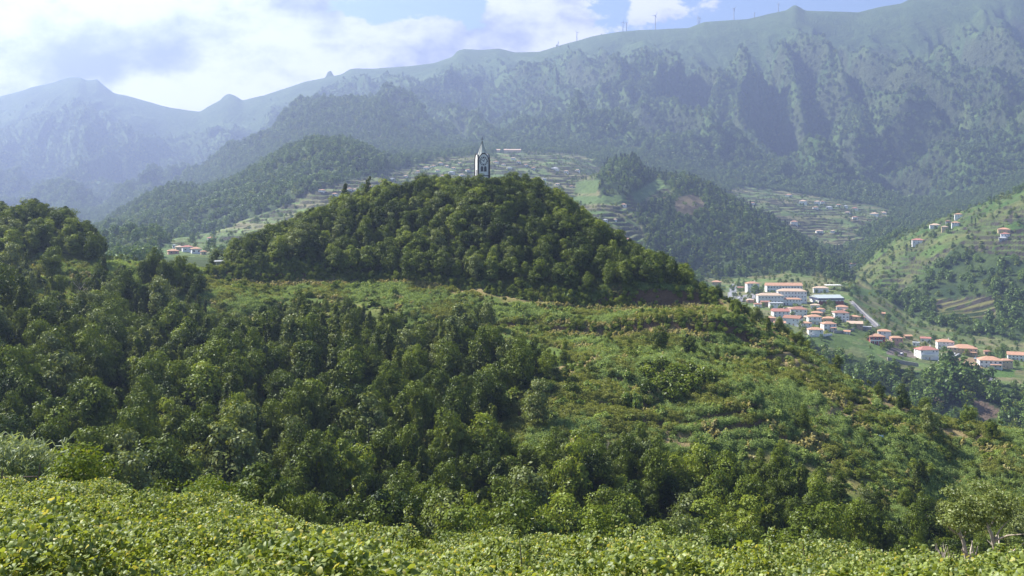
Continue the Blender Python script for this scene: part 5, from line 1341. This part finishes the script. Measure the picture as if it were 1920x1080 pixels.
for k, (a, Y, s_, lb) in enumerate([(8, 66, 1.0, 'pale giant cane clump at the left edge of the photo'), (48, 68, 1.05, 'tall pale cane clump, middle of three behind the vineyard at left'), (82, 69, .85, 'shorter cane clump, right of three behind the vineyard at left')]):
    p = at_top(a, Y); zz = (HOR - [880, 878, 885][k]) * Y / F
    p = (p[0], p[1], max(p[2], zz - 1.2))
    root = empty('cane_clump', p, k * 1.1); tag(root, lb, 'cane', 'giant cane clumps behind the vineyard'); root.scale = (s_,) * 3
    link('foliage', CM, root)
    part('stems', [tube([(math.cos(q * 2.4) * .9, math.sin(q * 2.4) * .9, -4), (math.cos(q * 2.4) * 1.1, math.sin(q * 2.4) * 1.1, 2.6)], [.03, .02], 5) for q in range(12)], M_CANE, root)
GC = crown_mesh('grey_crown_near', M_GREY, 201, 5.0, 4.6, 1.2, 18, 230, .085, 'round')
def bleached(a, Y, base_py, h_, lean, seed, lb):
    xx = (a - 960) / F * Y; zz = (HOR - base_py) * Y / F; rs = np.random.default_rng(seed)
    root = empty('bleached_tree', (xx, Y, zz)); tag(root, lb, 'tree', 'pale trunked trees by the vineyard edge')
    tr = [(0, 0, -3), (lean * .1, 0, 0), (lean * .5, .1, h_ * .4), (lean * .7, 0, h_ * .7), (lean, 0, h_)]
    parts = [tube(tr, [.17, .15, .12, .09, .03], 7)]
    for k in range(7):
        t = rs.uniform(.25, .9); s_ = np.array([lean * t, 0, h_ * t]); e_ = s_ + np.array([rs.normal(0, .55), rs.normal(0, .5), rs.uniform(.5, 1.2)])
        parts.append(tube([s_, (s_ + e_) / 2 + rs.normal(0, .1, 3), e_], [.06, .04, .012], 5))
    part('trunk', parts, palebark, root)
    o = link('crown', GC, root); o.location = (lean * .8, 0, h_ * .62); o.scale = (.8, .8, .6)
bleached(1832, 48, 1090, 2.6, -.9, 5, 'grey leaved tree with a pale leaning trunk at the right vineyard edge, left of two')
bleached(1898, 50, 1090, 3.4, -1.5, 6, 'grey leaved tree with a thin white trunk leaning left, nearest the right edge')
# bare grey bush
rs = np.random.default_rng(8); prt = []
for k in range(46):
    a_ = rs.uniform(0, 6.28); e_ = np.array([math.cos(a_) * rs.uniform(.2, 1.1), math.sin(a_) * rs.uniform(.2, 1.1), rs.uniform(.8, 1.9)])
    prt.append(tube([(0, 0, -1.5), e_ * .5 + rs.normal(0, .08, 3), e_], [.03, .02, .006], 4))
v, f = merge(prt); o = link('bare_bush', mesh_np('bare_bush', v, f, palebark), None, ((1772 - 960) / F * 50, 50, (HOR - 1075) * 50 / F))
o.scale = (.7, .7, .75); tag(o, 'dead leafless grey bush at the right edge of the vineyard', 'bush')
# leafless trees on the hill
BARE = trunk_mesh('bare_branches', palebark, 211, 7, 8, 0, .16, 12, 9)
for (a, b, y0, s_, lb) in ((152, 565, 180, .8, 'leafless grey tree among green ones at the upper left'), (690, 610, 200, .55, 'leafless brownish tree just below the dirt track'), (1140, 870, 150, .6, 'leafless tree low on the slope below the open ground'), (1290, 905, 150, .6, 'thin grey leafless tree at the bottom right of the slope'), (625, 528, 310, .35, 'tiny leafless bush on the dirt track edge')):
    p = spot(a, b, y0); o = link('bare_tree', BARE, None, p); o.scale = (s_,) * 3; tag(o, lb, 'tree', 'leafless trees on the hill')
# small pale sign on the right spur
p = spot(1652, 830, 200); root = empty('sign', p); tag(root, 'small pale blue sign on a post on the right spur', 'sign')
part('post', [box(-.05, .05, -.05, .05, -.5, 1.6)], wood, root); part('board', [box(-.55, .55, -.1, -.053, 1.0, 1.6)], plain('pale_blue_board', (0.5, 0.62, 0.7), .6, .05, 1), root)
# utility pole at the far left
p = spot(14, 500, 200); root = empty('utility_pole', p); tag(root, 'wooden utility pole on the saddle at the far left', 'pole')
part('pole', [tube([(0, 0, -1), (0, 0, 7.5)], [.14, .1], 7)], wood, root); part('crossarm', [box(-.8, .8, -.06, .06, 6.7, 6.85)], wood, root)

# ------------------------------------------------------------------ walls and ramp of the village
def wall_run(name, label, pts, hh, th, mat, ymin=740, cat='wall'):
    P = [np.array(spot(a, b, ymin, 1500)) for a, b in pts]; prt = []
    for a, b in zip(P[:-1], P[1:]):
        d_ = b - a; n_ = np.array([-d_[1], d_[0], 0]); n_ = n_ / (np.linalg.norm(n_) + 1e-6) * th / 2
        v = [a - n_ - [0, 0, 3], a + n_ - [0, 0, 3], b + n_ - [0, 0, 3], b - n_ - [0, 0, 3], a - n_ + [0, 0, hh], a + n_ + [0, 0, hh], b + n_ + [0, 0, hh], b - n_ + [0, 0, hh]]
        prt.append((v, [[3, 2, 1, 0], [4, 5, 6, 7], [0, 1, 5, 4], [1, 2, 6, 5], [2, 3, 7, 6], [3, 0, 4, 7]]))
    v, f = merge(prt); o = link(name, mesh_np(name, v, f, mat)); tag(o, label, cat); return o
wall_run('retaining_wall', 'grey stone retaining wall on the gorge edge below the pink house', [(1664, 676), (1690, 682), (1722, 688)], 2.8, 1.0, stone)
wall_run('garden_wall', 'white garden wall below the house above the terraced vineyard', [(1515, 632), (1540, 632), (1560, 630)], 1.8, .4, WALLS['white'])
wall_run('garden_wall', 'dark garden wall right of the white garden wall', [(1563, 626), (1580, 625), (1602, 620)], 2.2, .5, stone)
wall_run('parapet', 'long pale parapet along the diagonal village road', [(1598, 566), (1622, 590), (1647, 612)], 1.2, .5, WALLS['grey'])
wall_run('pipe_channel', 'pale concrete channel running down beside the bare field, left of two', [(1790, 664), (1776, 672), (1758, 680)], 1.2, 1.6, WALLS['white'])
wall_run('pipe_channel', 'grey concrete channel running down beside the bare field, right of two', [(1798, 666), (1784, 674), (1768, 682)], 1.2, 1.6, WALLS['grey'])
# parked cars in the village
def car(px, py, col_, lb):
    p = spot(px, py, 740, 1500); root = empty('parked_car', p, .4); tag(root, lb, 'car', 'cars parked in the village')
    m_ = plain('car_paint', col_, .3, .03, 1)
    pr = [(-2.1, .35), (2.1, .35), (2.1, .85), (1.3, .95), (.7, 1.42), (-1.1, 1.42), (-1.8, .95), (-2.1, .85)]
    v, f = extr(pr, -.85, .85); link('body', mesh_np('body', v, f, m_), root)
    part('windows', [extr([(-1.6, .97), (1.15, .97), (.65, 1.36), (-1.05, 1.36)], -.87, .87)], glass, root)
    for wx in (-1.3, 1.3):
        for wy in (-.8, .8):
            v, f = tube([(wx, wy - .12, .33), (wx, wy + .12, .33)], [.33, .33], 12); f += [list(range(11, -1, -1)), list(range(12, 24))]
            link('wheel', mesh_np('wheel', v, f, basalt), root)
car(1692, 665, (.8, .8, .8), 'white car parked on the grey lane below the pink house')
car(1722, 666, (.75, .76, .78), 'silver car parked beside the tall red roofed house')
car(1388, 560, (.7, .7, .72), 'pale car parked at the left end of the village, upper of two')
car(1394, 566, (.12, .13, .16), 'dark car parked at the left end of the village, lower of two')

# ------------------------------------------------------------------ the air of the valley
def haze_box(x0, x1, y0, y1, z0, z1):
    v = [(x, y, z) for x in (x0, x1) for y in (y0, y1) for z in (z0, z1)]
    f = [[0, 1, 3, 2], [4, 6, 7, 5], [0, 4, 5, 1], [2, 3, 7, 6], [0, 2, 6, 4], [1, 5, 7, 3]]
    m_, t = new_mat('air')
    pv = t.n('ShaderNodeVolumePrincipled')
    pv.inputs['Color'].default_value = HAZE_COL
    pv.inputs['Density'].default_value = HAZE_D
    pv.inputs['Anisotropy'].default_value = HAZE_G
    o_ = t.n('ShaderNodeOutputMaterial'); t.put(o_.inputs['Volume'], pv.outputs[0])
    me = mesh_np('haze', v, f, m_)
    o = link('haze', me)
    tag(o, 'pale blue haze filling the valley', 'haze', None, 'stuff')
HAZE_COL, HAZE_D, HAZE_G = (0.50, 0.63, 1.0, 1), 1.75e-4, 0.45
zmin, zmax = float(ZT.min()), float(ZT.max())
haze_box(float(XG.min()) - 50, float(XG.max()) + 50, -60, 6100, zmin - 1, zmax + 120)
